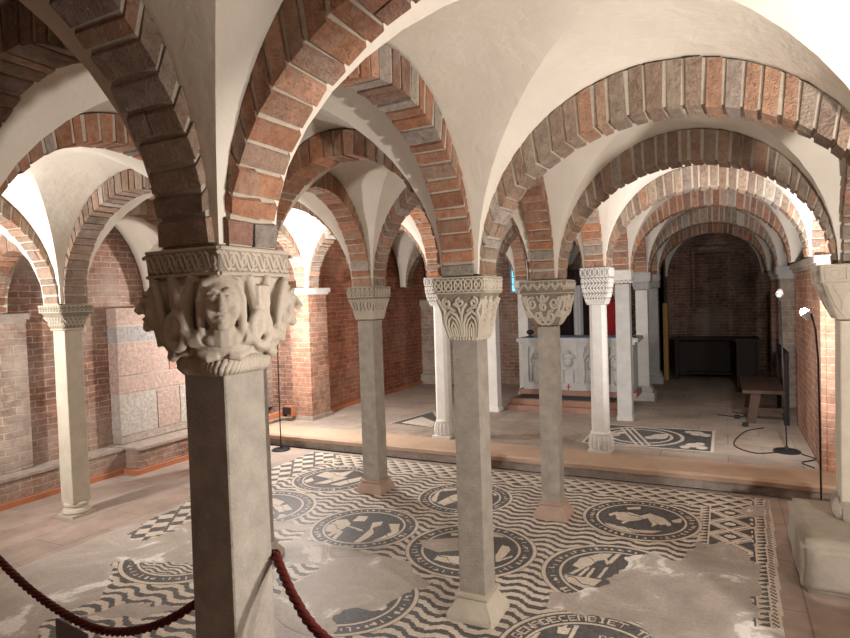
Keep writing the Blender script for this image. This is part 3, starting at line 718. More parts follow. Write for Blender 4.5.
# ------------------------------------------------------------------ floor mosaic
MOS=[{"L1":[[-0.18,4.129],[-0.043,4.185],[0.115,4.071],[0.13,3.899],[0.119,3.631],[0.112,3.223],[0.109,2.891],[-0.269,2.849],[-0.409,2.961],[-0.664,2.951],[-0.882,2.986],[-0.813,3.154],[-0.648,3.259],[-0.566,3.513],[-0.575,3.726],[-0.434,3.8],[-0.261,3.81]],"L2":[[-3.139,3.325],[-2.721,3.427],[-2.52,3.199],[-2.212,3.185],[-2.083,3.188],[-1.815,3.14],[-1.725,3.103],[-1.622,3.047],[-1.54,3.013],[-1.524,2.929],[-1.593,2.753],[-1.59,2.63],[-1.812,2.481],[-1.732,2.383],[-1.708,2.181],[-1.941,1.7],[-2.515,1.921],[-3.004,2.681]],"F1":[[-3.495,2.424],[-3.448,2.467],[-3.246,2.527],[-3.235,2.57],[-3.071,2.576],[-2.962,2.683],[-2.219,2.049],[-2.246,1.706],[-2.98,1.628],[-3.118,1.756],[-3.199,1.814],[-3.175,1.888],[-3.168,2.039],[-3.221,2.177],[-3.242,2.261],[-3.357,2.325]],"F2":[[-3.842,2.759],[-3.922,3.036],[-3.965,3.422],[-3.975,3.631],[-3.529,3.213],[-3.602,3.119],[-3.617,2.737]],"F3":[[-2.373,2.547],[-2.407,2.881],[-2.279,2.903],[-2.214,2.857],[-2.201,2.67],[-2.277,2.44]],"F4":[[-3.02,3.226],[-2.778,3.284],[-2.67,3.327],[-2.593,3.206],[-2.703,3.089],[-2.868,3.058]],"M3loss":[[-1.841,3.481],[-1.616,3.618],[-1.535,3.431],[-1.654,3.354],[-1.78,3.387]]},{"M1":[[[-0.748,4.471],[-0.655,4.508],[-0.568,4.465],[-0.512,4.538],[-0.412,4.477],[-0.358,4.38],[-0.429,4.328],[-0.517,4.436],[-0.572,4.366],[-0.644,4.313],[-0.711,4.335]],[[-0.782,4.422],[-0.735,4.492],[-0.721,4.456],[-0.766,4.377]],[[-0.647,4.336],[-0.623,4.336],[-0.66,4.264],[-0.679,4.285]],[[-0.517,4.436],[-0.495,4.445],[-0.442,4.332],[-0.477,4.273],[-0.474,4.32]],[[-0.423,4.425],[-0.4,4.434],[-0.353,4.358],[-0.376,4.322]],[[-0.775,4.237],[-0.693,4.223],[-0.565,4.184],[-0.405,4.226],[-0.458,4.161],[-0.631,4.113],[-0.741,4.135]],[[-0.363,4.448],[-0.292,4.525],[-0.301,4.426],[-0.345,4.408]],[[-0.684,4.602],[-0.591,4.654],[-0.585,4.603],[-0.67,4.559]]],"M2":[[[-0.812,3.609],[-0.759,3.665],[-0.706,3.723],[-0.644,3.736],[-0.665,3.646],[-0.711,3.604],[-0.732,3.529],[-0.781,3.465],[-0.831,3.488]],[[-0.777,3.488],[-0.759,3.485],[-0.805,3.375],[-0.828,3.378]],[[-0.749,3.5],[-0.731,3.497],[-0.757,3.371],[-0.777,3.372]],[[-0.718,3.502],[-0.702,3.498],[-0.714,3.368],[-0.735,3.369]],[[-0.651,3.54],[-0.634,3.543],[-0.653,3.384],[-0.672,3.386]],[[-0.902,3.372],[-0.818,3.355],[-0.718,3.367],[-0.642,3.368],[-0.677,3.248],[-0.689,3.225],[-0.78,3.262],[-0.863,3.286]],[[-0.618,3.771],[-0.593,3.757],[-0.63,3.593],[-0.654,3.605]],[[-0.686,3.661],[-0.669,3.667],[-0.638,3.59],[-0.652,3.573]]],"M3":[[[-1.299,3.446],[-1.311,3.607],[-1.262,3.599],[-1.236,3.553],[-1.244,3.416],[-1.202,3.485],[-1.194,3.462],[-1.265,3.351]],[[-1.633,3.309],[-1.5,3.35],[-1.448,3.23],[-1.505,3.231],[-1.626,3.245]],[[-1.698,3.664],[-1.647,3.691],[-1.63,3.653],[-1.68,3.623]],[[-1.435,3.77],[-1.366,3.765],[-1.337,3.731],[-1.41,3.717]]],"M4":[[[-2.581,3.582],[-2.522,3.62],[-2.441,3.552],[-2.438,3.444],[-2.44,3.365],[-2.49,3.371],[-2.567,3.366],[-2.584,3.454]],[[-2.473,3.364],[-2.444,3.363],[-2.461,3.23],[-2.497,3.24]],[[-2.446,3.414],[-2.412,3.415],[-2.367,3.208],[-2.4,3.207]],[[-2.451,3.507],[-2.445,3.523],[-2.296,3.488],[-2.288,3.457]],[[-2.308,3.633],[-2.248,3.685],[-2.226,3.61],[-2.254,3.545],[-2.193,3.464],[-2.19,3.389],[-2.2,3.288],[-2.235,3.227],[-2.246,3.392],[-2.258,3.516]],[[-2.184,3.654],[-2.112,3.683],[-2.047,3.548],[-2.049,3.421],[-2.088,3.31],[-2.155,3.283],[-2.112,3.421],[-2.091,3.531]],[[-2.476,3.712],[-2.401,3.727],[-2.378,3.634],[-2.462,3.601]]],"M5":[[[-2.129,4.207],[-2.179,4.47],[-2.125,4.551],[-2.145,4.425],[-2.067,4.196]],[[-2.055,4.183],[-2.02,4.377],[-1.973,4.471],[-1.905,4.312],[-1.976,4.145]],[[-1.735,4.562],[-1.665,4.569],[-1.686,4.494]],[[-1.929,4.546],[-1.714,4.439],[-1.7,4.338],[-1.909,4.438]],[[-2.154,4.5],[-2.058,4.577],[-2.035,4.525],[-2.124,4.464]]],"M6":[[[-3.427,4.447],[-3.416,4.588],[-3.269,4.607],[-3.18,4.71],[-3.159,4.513],[-3.246,4.415]],[[-3.293,4.24],[-3.195,4.5],[-3.106,4.5],[-3.191,4.278]],[[-3.14,4.267],[-3.072,4.448],[-3.001,4.571],[-2.952,4.461],[-3.039,4.275]],[[-3.436,4.28],[-3.424,4.382],[-3.349,4.313],[-3.373,4.229]]],"M7":[[[-3.412,3.68],[-3.359,3.798],[-3.219,3.755],[-3.197,3.639],[-3.311,3.625]],[[-3.217,3.619],[-3.16,3.715],[-3.044,3.639],[-3.095,3.549]],[[-3.005,3.528],[-2.983,3.663],[-2.899,3.514],[-2.942,3.48]],[[-3.252,3.558],[-3.203,3.589],[-3.102,3.5],[-3.159,3.467]],[[-3.066,3.515],[-3.021,3.533],[-2.968,3.454],[-3.031,3.445]]],"M8":[[[-0.911,2.657],[-0.834,2.745],[-0.81,2.722],[-0.816,2.645],[-0.906,2.606]],[[-0.747,2.806],[-0.73,2.806],[-0.71,2.844],[-0.706,2.801],[-0.687,2.82],[-0.689,2.753],[-0.737,2.743]],[[-0.677,2.847],[-0.655,2.852],[-0.663,2.712],[-0.68,2.715]]],"MF":[[[-3.141,2.004],[-3.187,2.153],[-3.161,2.215],[-3.1,2.068],[-3.059,1.971]],[[-3.139,1.871],[-3.142,2.027],[-2.99,1.914],[-3.021,1.818]],[[-2.811,1.949],[-2.795,2.083],[-2.586,2.129],[-2.465,2.118],[-2.421,2.018],[-2.606,1.881]],[[-3.198,1.803],[-3.17,1.879],[-3.06,1.822],[-3.08,1.753]],[[-2.825,1.824],[-2.769,1.947],[-2.616,1.877]]],"P2x":[]}]
LOSS,FIG=MOS
def inpoly(X,Y,P):
    r=np.zeros(X.shape,bool); n=len(P)
    for i in range(n):
        x0,y0=P[i]; x1,y1=P[(i+1)%n]
        c=((y0>Y)!=(y1>Y)); 
        with np.errstate(divide='ignore',invalid='ignore'): r^=c&(X<(x1-x0)*(Y-y0)/((y1-y0) if y1!=y0 else 1e-9)+x0)
    return r
def tri(a): return np.abs((a%1)*2-1)
def trap(a): return np.clip(tri(a)*2-.5,0,1)
_pn=rng.uniform(-1,1,(64,64))
def vnoise(X,Y):
    xi=np.floor(X).astype(int);yi=np.floor(Y).astype(int);fx=X-xi;fy=Y-yi; fx=fx*fx*(3-2*fx);fy=fy*fy*(3-2*fy)
    g=lambda a,b:_pn[a%64,b%64]
    return (g(xi,yi)*(1-fx)+g(xi+1,yi)*fx)*(1-fy)+(g(xi,yi+1)*(1-fx)+g(xi+1,yi+1)*fx)*fy
def loss_at(X,Y):
    Xn=X+.035*vnoise(X*9,Y*9)+.02*vnoise(X*23+7,Y*23); Yn=Y+.035*vnoise(X*9+31,Y*9)+.02*vnoise(X*23,Y*23+11)
    m=inpoly(Xn,Yn,LOSS['L1'])|inpoly(Xn,Yn,LOSS['L2'])
    left=((Xn<-2.72)&(Yn<3.30))|((Xn<-3.72)&(Yn<3.75))|((Xn<-2.0)&(Yn<2.2))
    keep=inpoly(Xn,Yn,LOSS['F1'])|inpoly(Xn,Yn,LOSS['F2'])|inpoly(Xn,Yn,LOSS['F3'])|inpoly(Xn,Yn,LOSS['F4'])
    m=(m|left)&~keep
    m|=(Yn<3.18)&(Xn>.06)
    m|=inpoly(Xn,Yn,[(.06,4.80),(.12,4.98),(.22,5.02),(.24,4.86),(.16,4.72)])
    m|=inpoly(Xn,Yn,[(-2.95,2.10),(-2.62,2.2),(-2.75,2.02),(-3.05,1.93)])
    return m
def wave_ink(X,Y):
    s=.042*trap(X/.23+.15*np.sin(Y*2))+.012*np.sin(X*5)+.05*X
    a=((Y+s)/.077)%1
    ink=(a<.47).astype(float)
    top=Y>4.84+.02*np.sin(X*3)
    row=np.floor((Y-4.84)/.075); fr=((Y-4.84)/.075)%1; fx=((X/.13)+.5*(row%2))%1
    ink=np.where(top,(np.abs(fx-.5)*2<(1-fr)*.95).astype(float)*(fr>.12),ink)
    lf=X<-3.62
    q=((X*.8+Y*.6)/.21)%1; w=((X*.8-Y*.9)/.21)%1
    ink=np.where(lf,(((q<.5)&(w<.5))|((q>.62)&(w>.58))|(np.abs(q-.56)<.05)).astype(float),ink)
    # lozenge panel and toothed strips at the right border
    pan=(X>-.115)&(X<.125)&(Y>3.95)&(Y<4.86)
    u=(X+.115)/.24; v=(Y-3.95)/.23
    dl=np.minimum(np.abs(((u+v)%1)-.5),np.abs(((u-v)%1)-.5)); cu=np.abs(((u+v)%1)-0)*1.
    inner=(np.abs((u%1)-.5)+np.abs(((v+.0)%1)-.5)<.20)
    p=np.where(dl<.09,0.,1.); p=np.where(inner&(np.hypot((u%1)-.5,(v%1)-.5)<.14),0.,p)
    p=np.where(np.abs(dl-.155)<.03,0.,p)
    ink=np.where(pan,p,ink)
    s1=(X>-.19)&(X<=-.115)&(Y>3.95)&(Y<4.86); f=((Y/.055)%1)
    ink=np.where(s1,np.where((X<-.18)|(X>-.125),0.,(f<.9*(X+.18)/.055).astype(float)),ink)
    le=.142+.0333*(Y-4.1); q=(X-le)/.105; s2=q>-.12; f=((Y/.055)%1)
    ink=np.where(s2,np.where(q<-.04,1.,np.where(q<.08,0.,np.where(q<.52,(f<.2+.65*(q-.08)/.44).astype(float),np.where(q<.62,0.,np.where(q<.86,(((Y+X)/.04)%1<.5).astype(float),0.))))),ink)
    return ink
FONT={'G':'01110 10001 10000 10111 10001 10001 01110','E':'11111 10000 10000 11110 10000 10000 11111','N':'10001 11001 11001 10101 10011 10011 10001','A':'01110 10001 10001 11111 10001 10001 10001',
'D':'11110 10001 10001 10001 10001 10001 11110','C':'01111 10000 10000 10000 10000 10000 01111','M':'10001 11011 10101 10101 10001 10001 10001','B':'11110 10001 10001 11110 10001 10001 11110','I':'01110 00100 00100 00100 00100 00100 01110',
'T':'11111 00100 00100 00100 00100 00100 00100','V':'10001 10001 10001 01010 01010 01010 00100','R':'11110 10001 10001 11110 10100 10010 10001','S':'01111 10000 10000 01110 00001 00001 11110',' ':'00000 00000 00000 00000 00000 00000 00000'}
def glyph(U,Vv,ch):
    """U, Vv in 0..1 over the letter box (v up) -> bool"""
    g=np.array([[int(c) for c in r] for r in FONT[ch].split()])
    i=np.clip((U*5).astype(int),0,4); j=np.clip(((1-Vv)*7).astype(int),0,6)
    return (U>=0)&(U<1)&(Vv>=0)&(Vv<1)&(g[j,i]==1)
MED=[('M1',-.56,4.40,.40),('M2',-.58,3.46,.42),('M3',-1.48,3.48,.42),('M4',-2.32,3.54,.39),('M5',-1.90,4.38,.385),('M6',-3.21,4.44,.39),('M7',-3.30,3.58,.43),('M8',-.55,2.58,.43),('M9',-1.86,2.65,.39),('MF',-3.13,2.74,.44)]
def med_ink(k,X,Y,cx,cy,R):
    r=np.hypot(X-cx,Y-cy)/R; th=np.arctan2(Y-cy,X-cx)
    ink=np.ones_like(X)
    ink[(r>.937)&(r<.985)]=0; ink[(r>.71)&(r<.75)]=0
    band=(r>.775)&(r<.905)
    if k=='M8':
        for txt,a0 in (('GENADECEMBI',168),(' ET TERMINA',92)):
            for n,ch in enumerate(txt):
                if ch==' ': continue
                c=math.radians(a0-n*7.6); da=((c-th+PI)%(2*PI))-PI
                U=da*(.84*R)/(.042)+.5; V=(r-.785)/.115
                ink[glyph(U,V,ch)]=0
        for txt,x0,y0 in (('AGITTA',.00,.175),('RIVS',.0,.105)):
            for n,ch in enumerate(txt): ink[glyph((X-cx-x0-n*.040)/.033,(Y-cy-y0)/.056,ch)&(r<.69)]=0
    else:
        rr=np.random.default_rng(hash(k)%1000 if False else sum(map(ord,k)))
        for n in range(46):   # worn, unreadable strokes of the ring inscription
            a=2*PI*n/46+rr.uniform(-.03,.03); da=((a-th+PI)%(2*PI))-PI; w=.12/ R*.09
            st=band&(np.abs(da)*R<.0075)&(r>.785+rr.uniform(0,.05))&(r<.90-rr.uniform(0,.05)); ink[st]=0
            if n%3==0: ink[band&(np.abs(da-.03)*R<.016)&(np.abs(r-rr.uniform(.80,.88))<.012)]=0
    if k=='MF':
        inn=r<.70; ink[inn]=np.where((((Y+.01*np.sin(X*40))[inn])/.035)%1<.5,.9,.1)
    for P in FIG.get(k,[]):
        if k=='MF': continue
        m=inpoly(X,Y,P); ink[m&(r<.70)]=0
        # dark drawing lines inside the figure
        cxp=np.mean([p[0] for p in P]); cyp=np.mean([p[1] for p in P]); ex=max(p[0] for p in P)-min(p[0] for p in P)
        ln=np.abs(((X-cxp)*.6+(Y-cyp))*1.0+.012*np.sin((X-cxp)*60))<.0045
        if ex>.12: ink[m&ln&(r<.7)]=1
    return ink
def patch(name,V,F,ink,loss,parent=None):
    me=bpy.data.meshes.new(name); me.from_pydata(V,[],F); me.update()
    for n,d in (('ink',ink),('loss',loss)):
        a=me.attributes.new(n,'FLOAT','POINT'); a.data.foreach_set('value',np.ascontiguousarray(d.ravel(),dtype=np.float32))
    return link(name,me,'mosaic',parent)
def gridpatch(name,x0,x1,y0,y1,st,z,fn,parent=None,keep=None):
    nx=int((x1-x0)/st)+1; ny=int((y1-y0)/st)+1
    xs=np.linspace(x0,x1,nx); ys=np.linspace(y0,y1,ny); X,Y=np.meshgrid(xs,ys)
    ink,loss=fn(X,Y)
    V=np.stack([X,Y,np.full_like(X,z)],-1).reshape(-1,3).tolist()
    idx=np.arange(nx*ny).reshape(ny,nx); F=np.stack([idx[:-1,:-1],idx[:-1,1:],idx[1:,1:],idx[1:,:-1]],-1).reshape(-1,4)
    if keep is not None: F=F[keep(X,Y)[:-1,:-1].ravel()]
    return patch(name,V,F.tolist(),ink,loss,parent)
fm=gridpatch('mosaic_floor',-4.02,.27,1.45,5.17,.0098,.002,lambda X,Y:(wave_ink(X,Y),loss_at(X,Y).astype(float)),
   keep=lambda X,Y:(X>-4.02+.03*np.abs(vnoise(X*4,Y*4)))&(X<.142+.0333*(Y-4.1)+.105))
tag(fm,'large black and cream floor mosaic of zigzag waves with round medallions on the lower floor','mosaic floor')
MEDLAB={'M1':'round medallion with an animal beside the scroll-carved column','M8':'lettered medallion cut by the bottom edge'}
def medallion(k,cx,cy,R,z,parent,ink_fn,loss_fn,nr=52,nt=220):
    rs=np.linspace(0.001,1,nr)*R; ts=np.linspace(0,2*PI,nt,endpoint=False); RR,TT=np.meshgrid(rs,ts,indexing='ij')
    X=cx+RR*np.cos(TT); Y=cy+RR*np.sin(TT)
    V=np.stack([X,Y,np.full_like(X,z)],-1).reshape(-1,3).tolist(); idx=np.arange(nr*nt).reshape(nr,nt); nxt=np.roll(idx,-1,axis=1)
    F=np.stack([idx[:-1],idx[1:],nxt[1:],nxt[:-1]],-1).reshape(-1,4).tolist(); F.append(list(range(nt)))
    o=patch('medallion',V,F,ink_fn(X,Y),loss_fn(X,Y),parent)
    if k in MEDLAB: o['label']=MEDLAB[k]
    return o
for k,cx,cy,R in MED:
    ls=(lambda X,Y,k=k:(loss_at(X,Y)|(inpoly(X,Y,LOSS['M3loss']) if k=='M3' else np.zeros(X.shape,bool))).astype(float))
    hi=(90,460) if k=='M8' else (56,240)
    medallion(k,cx,cy,R,.0035,fm,lambda X,Y:med_ink(k,X,Y,cx,cy,R),ls,*hi)
# mosaics on the raised floor
def up_right(X,Y):
    ink=np.ones_like(X); e=np.minimum(np.minimum(X+1.3,-.115-X),np.minimum(Y-5.93,6.86-Y)); ink[e<.03]=0
    r=np.hypot((X+.80)/1.,Y-6.39)
    ink[np.abs(r-.40)<.017]=0; ink[np.abs(r-.30)<.014]=0
    for dx in (-.06,0,.06): ink[(np.abs((X+.86)+.35*(Y-6.39)-dx)<.013)&(r<.39)]=0
    for cx,cy,q in ((-.62,6.42,.08),(-.70,6.35,.05),(-.58,6.5,.04),(-1.05,6.38,.06),(-1.0,6.48,.04),(-.30,6.15,.06),(-.22,6.08,.05),(-.36,6.06,.045),(-.24,6.22,.045),(-.28,6.68,.07),(-.2,6.62,.05),(-.36,6.72,.04)):
        ink[np.hypot(X-cx,(Y-cy)*.7)<q]=0
    return ink,np.zeros_like(X)
o=gridpatch('mosaic_panel',-1.3,-.115,5.93,6.86,.011,HP+.002,up_right); tag(o,'rectangular mosaic panel with ring and leaves on the raised floor beside the white octagonal column','mosaic panel')
PL=[(-3.62,6.14),(-2.72,6.02),(-2.72,6.3),(-3.25,6.70),(-3.45,7.02)]
def up_left(X,Y):
    ink=np.ones_like(X)
    for P in ([(-3.50,6.22),(-3.02,6.10),(-3.12,6.38),(-3.42,6.62)],): ink[inpoly(X,Y,P)]=0
    ink[np.abs(np.hypot(X+2.78,Y-6.30)-.20)<.02]=0; ink[np.hypot(X+2.78,Y-6.36)<.15]=.0
    for i in range(len(PL)):
        a=np.array(PL[i]);b=np.array(PL[(i+1)%len(PL)]); d=b-a; t=np.clip(((X-a[0])*d[0]+(Y-a[1])*d[1])/(d@d),0,1); ink[np.hypot(X-a[0]-t*d[0],Y-a[1]-t*d[1])<.02]=0
    return ink,np.zeros_like(X)
o=gridpatch('mosaic_panel',-3.7,-2.7,5.95,7.05,.011,HP+.002,up_left,keep=lambda X,Y:inpoly(X,Y,PL)); tag(o,'broken wedge of black and white mosaic on the raised floor behind the palm-leaf column','mosaic panel')

# ------------------------------------------------------------------ floor lamps
def lamp(x,y,z0,head,lab,lit=True,aim=(0,0,1),r=.10,hmat=None,goose=True):
    t=empty('floor_lamp',(x,y,z0),lab,'floor lamp')
    v=MB(); v.lathe([(r,0),(r,.010),(r*.9,.016),(.016,.020),(.012,.05),(.0,.051)],24); build(v,'base','black',t,math.radians(40))
    hx,hy,hz=head[0]-x,head[1]-y,head[2]-z0
    v=MB()
    path=[(0,0,.018),(hx*.05,hy*.05,hz*.5),(hx*.12,hy*.12,hz*.8),(hx*.3,hy*.3,hz*.93),(hx*.62,hy*.62,hz*1.005),(hx*.9,hy*.9,hz*1.01)] if goose else [(0,0,.018),(hx*.5,hy*.5,hz*.5),(hx*.9,hy*.9,hz*.95)]
    v.tube(path,.006,8); build(v,'pole','black',t,True)
    A=Vector(aim).normalized(); rot=A.to_track_quat('Z','Y').to_matrix()
    v=MB(); rs=[]
    for rr,zz in ((.010,-.045),(.022,-.03),(.030,.0),(.032,.018)): rs.append([tuple(rot@Vector((rr*math.cos(2*PI*k/14),rr*math.sin(2*PI*k/14),zz))+Vector((hx,hy,hz))) for k in range(14)])
    v.rings(rs); hd=build(v,'lamp_head','white_paint',t,True)
    v=MB(); rs=[[tuple(rot@Vector((rr*math.cos(2*PI*k/14),rr*math.sin(2*PI*k/14),zz))+Vector((hx,hy,hz))) for k in range(14)] for rr,zz in ((.029,.019),(.022,.024),(.008,.026))]
    v.rings(rs); v.ell(tuple(Vector((hx,hy,hz))+A*.024),(.026,.026,.026),None,12,8); build(v,'bulb','lamp_glow' if lit else 'lamp_off',hd,True)
    return t
lamp(-4.41,5.12,0,(-4.345,5.12,1.405),'lit floor lamp with a thin gooseneck near the left brick pilaster',aim=(-.35,.55,.75))
lamp(.535,4.56,0,(.475,4.62,1.42),'lit floor lamp glaring white beside the pale right-edge column',aim=(-.45,.1,.65),r=.035)
lamp(.47,6.17,HP,(.44,6.30,1.56),'unlit floor lamp with a black disc base in front of the right brick pier',lit=False,aim=(-.2,-.6,-.7),r=.11,goose=False)
lamp(-4.80,1.42,0,(-4.74,1.46,1.45),'lit floor lamp to the left of the camera, outside the photo',aim=(0,.6,.8))
lamp(1.54,1.33,0,(1.48,1.35,1.06),'lit floor lamp to the right of the camera, outside the photo',aim=(-.4,.2,.8))
lamp(1.10,1.00,0,(1.04,1.02,1.24),'added fill lamp on an unseen floor stand beside the near right column',aim=(-.6,.2,.7))  # invented stand for the added fill light
def light(name,loc,power,col,kind='POINT',rad=.05,aim=None,size=None,blend=.5):
    l=bpy.data.lights.new(name,kind); l.energy=power; l.color=col; l.shadow_soft_size=rad
    o=bpy.data.objects.new(name,l); COL.objects.link(o); o.location=loc
    if kind=='SPOT': l.spot_size=math.radians(size); l.spot_blend=blend; o.rotation_euler=Vector(aim).to_track_quat('-Z','Y').to_euler()
    return o
light('lamp_left',(-4.36,5.20,1.46),110,(1,.96,.93),rad=.05)
light('lamp_right',(.44,4.70,1.50),105,(1,.96,.94),'SPOT',.05,(-.08,1,.45),168,.3)
light('lamp_near_left',(-4.72,1.52,1.54),125,(1,.93,.88),'SPOT',.05,(.25,1,.12),165,.6)
light('lamp_near_right',(1.46,1.37,1.12),205,(1,.93,.86),'SPOT',.06,(-.75,1,.22),168,.3)
light('fill_by_camera',(1.02,1.045,1.30),60,(1,.93,.86),'SPOT',.06,(-1,.25,.15),170,.3)  # added fill for the foreground column and the near bay
# ------------------------------------------------------------------ rope barrier with sign
def rope(path,r=.0125,pitch=.075):
    P=[Vector(p) for p in path]; L_=[0]
    for a,b in zip(P[:-1],P[1:]): L_.append(L_[-1]+(b-a).length)
    n=int(L_[-1]/.008); Q=[]
    for i in range(n+1):
        s=L_[-1]*i/n; k=min(max(0,int(np.searchsorted(L_,s))-1),len(P)-2); f=(s-L_[k])/max(1e-9,L_[k+1]-L_[k]); Q.append((P[k].lerp(P[k+1],f),s))
    v=MB()
    for k in range(3):
        pts=[]
        for i,(p,s) in enumerate(Q):
            t=(Q[min(i+1,n)][0]-Q[max(i-1,0)][0]).normalized(); a=t.cross(Vector((0,0,1))).normalized(); b=a.cross(t)
            w=2*PI*(s/pitch+k/3); pts.append(p+a*(.55*r*math.cos(w))+b*(.55*r*math.sin(w)))
        v.tube(pts,r*.56,6)
    return v
def interp(pts,n=14):
    out=[]
    P=[Vector(p) for p in pts]; P=[P[0]*2-P[1]]+P+[P[-1]*2-P[-2]]
    for i in range(1,len(P)-2):
        for k in range(n):
            t=k/n; p0,p1,p2,p3=P[i-1],P[i],P[i+1],P[i+2]
            out.append(.5*((2*p1)+(-p0+p2)*t+(2*p0-5*p1+4*p2-p3)*t*t+(-p0+3*p1-3*p2+p3)*t**3))
    return out+[P[-2]]
left=[(-2.60,1.17,.90),(-2.253,1.15,.748),(-2.0,1.15,.655),(-1.73,1.15,.622),(-1.48,1.15,.69),(-1.302,1.20,.80),(-1.26,1.284,.86),(-1.15,1.284,.90),(-1.11,1.255,.90),(-1.0,1.19,.845),(-.878,1.15,.790),(-.6,1.13,.70),(-.2,1.14,.64),(.2,1.16,.70),(.575,1.18,.86)]
tag(build(rope(interp(left)),'barrier_rope','rope_red',None,True),'dark red twisted barrier rope slung from the foreground column','rope')
v=MB(); v.hexa([(-1.915,1.125,.44),(-1.755,1.125,.44),(-1.755,1.13,.44),(-1.915,1.13,.44),(-1.925,1.132,.624),(-1.768,1.132,.607),(-1.768,1.137,.607),(-1.925,1.137,.624)])
o=build(v,'hanging_sign','sign_grey'); tag(o,'small dark grey sign sheet hanging from the red rope at lower left','sign')
# ------------------------------------------------------------------ altar
AX0,AX1,AY0,AY1=-2.55,-1.02,7.93,8.42; ZS=HP+.13
v=MB(); v.box((-2.58,7.42,HP-.01),(-1.17,8.46,HP+.06)); v.box((-2.56,7.50,HP+.06),(-1.19,8.46,ZS)); o=build(v,'altar_step','step_red'); tag(o,'low reddish stone step in front of the altar','step')
v=MB(); v.box((-2.50,7.56,ZS),(-1.25,7.86,ZS+.008)); o=build(v,'floor_mat','black_mat'); tag(o,'black mat lying on the altar step','mat')
alt=empty('altar',((AX0+AX1)/2,AY0,ZS),'carved pale marble altar chest with arched reliefs and a small red cross','altar')
cx0,cy0=(AX0+AX1)/2,AY0
def abox(v,x0,x1,y0,y1,z0,z1,**k): v.box((x0-cx0,y0-cy0,z0-ZS),(x1-cx0,y1-cy0,z1-ZS),**k)
v=MB(); abox(v,AX0+.0,AX1,AY0-.05,AY1,ZS,ZS+.07); build(v,'plinth','step_red',alt)
v=MB(); abox(v,AX0+.05,AX1-.04,AY0,AY1-.02,ZS+.07,.95)
for xa in (AX0+.05,AX0+.47,AX0+.80,AX0+1.12,AX1-.12):
    abox(v,xa,xa+.075,AY0-.022,AY0,ZS+.17,.92); abox(v,xa-.01,xa+.085,AY0-.028,AY0,.86,.92)
abox(v,AX0+.05,AX1-.04,AY0-.02,AY0,ZS+.07,ZS+.17); abox(v,AX0+.05,AX1-.04,AY0-.015,AY0,.92,.95)
body=build(v,'body','marble_grey',alt)
def niche_fig(x,z0,h,w):
    v=MB(); X=x-cx0; Z=z0-ZS
    v.ell((X,-.016,Z+h*.88),(w*.16,.032,h*.10)); v.ell((X,-.010,Z+h*.62),(w*.30,.034,h*.20)); v.ell((X,-.010,Z+h*.28),(w*.30,.036,h*.32))
    for sg in (-1,1): v.tube([(X+sg*w*.25,-.02,Z+h*.72),(X+sg*w*.36,-.025,Z+h*.52),(X+sg*w*.08,-.032,Z+h*.5)],.013,6)
    for k in (-.12,0,.12): v.tube([(X+k*w,-.03,Z+h*.5),(X+k*w*1.3,-.033,Z+h*.03)],.006,5)
    return v
for x,z0,h,w in ((AX0+.235,.42,.42,.17),(AX0+.365,.42,.42,.17),(AX0+.67,.66,.22,.2),(AX0+.985,.42,.42,.2),(AX0+1.30,.42,.42,.2)):
    build(niche_fig(x,z0,h,w),'relief_figure','marble_grey',body,True)
for x,w in ((AX0+.30,.145),(AX0+.985,.11),(AX0+1.30,.11)):
    v=MB(); X=x-cx0; v.tube([(X-w,-.006,.14),(X-w,-.006,.46)]+[(X+w*math.cos(a),-.006,.46+w*.9*math.sin(a)) for a in np.linspace(PI,0,10)]+[(X+w,-.006,.14)],.016,6); build(v,'relief_arch','marble_grey',body,True)
v=MB(); X=AX0+.67-cx0; v.tube([(X-.07,-.004,.16),(X-.07,-.004,.34),(X,-.004,.365),(X+.07,-.004,.34),(X+.07,-.004,.16),(X-.07,-.004,.16)],.010,6); v.box((X-.055,-.01,.17),(X+.055,0,.33)); build(v,'tabernacle_door','marble_grey',body)
v=MB(); X=AX0+.67-cx0; v.box((X-.006,-.026,.075),(X+.006,-.019,.155)); v.box((X-.035,-.026,.112),(X+.035,-.019,.122)); build(v,'red_cross','red_paint',body)
v=MB(); abox(v,AX0-.02,AX1+.03,AY0-.06,AY1+.02,.985,1.035); abox(v,AX0+.02,AX1-.01,AY0-.03,AY1,.95,.985); build(v,'top_slab','marble_grey',alt)
v=MB(); v.box((AX0+.03,AY0-.03,1.035),(AX1-.02,AY1,1.041)); o=build(v,'altar_cloth','blue_cloth'); tag(o,'bluish cloth lying on the altar top','cloth')
for x,l in ((AX0+.13,'small black spotlight on the left end of the altar top'),(AX1-.06,'small black spotlight on the right end of the altar top')):
    t=empty('spotlight',(x,AY0+.1,1.041),l,'spotlight'); v=MB(); v.lathe([(.05,0),(.05,.012),(.012,.016),(.012,.05)],14); build(v,'base','black',t); v=MB(); v.ell((0,0,.07),(.055,.04,.035)); build(v,'lamp_head','black',t,True)
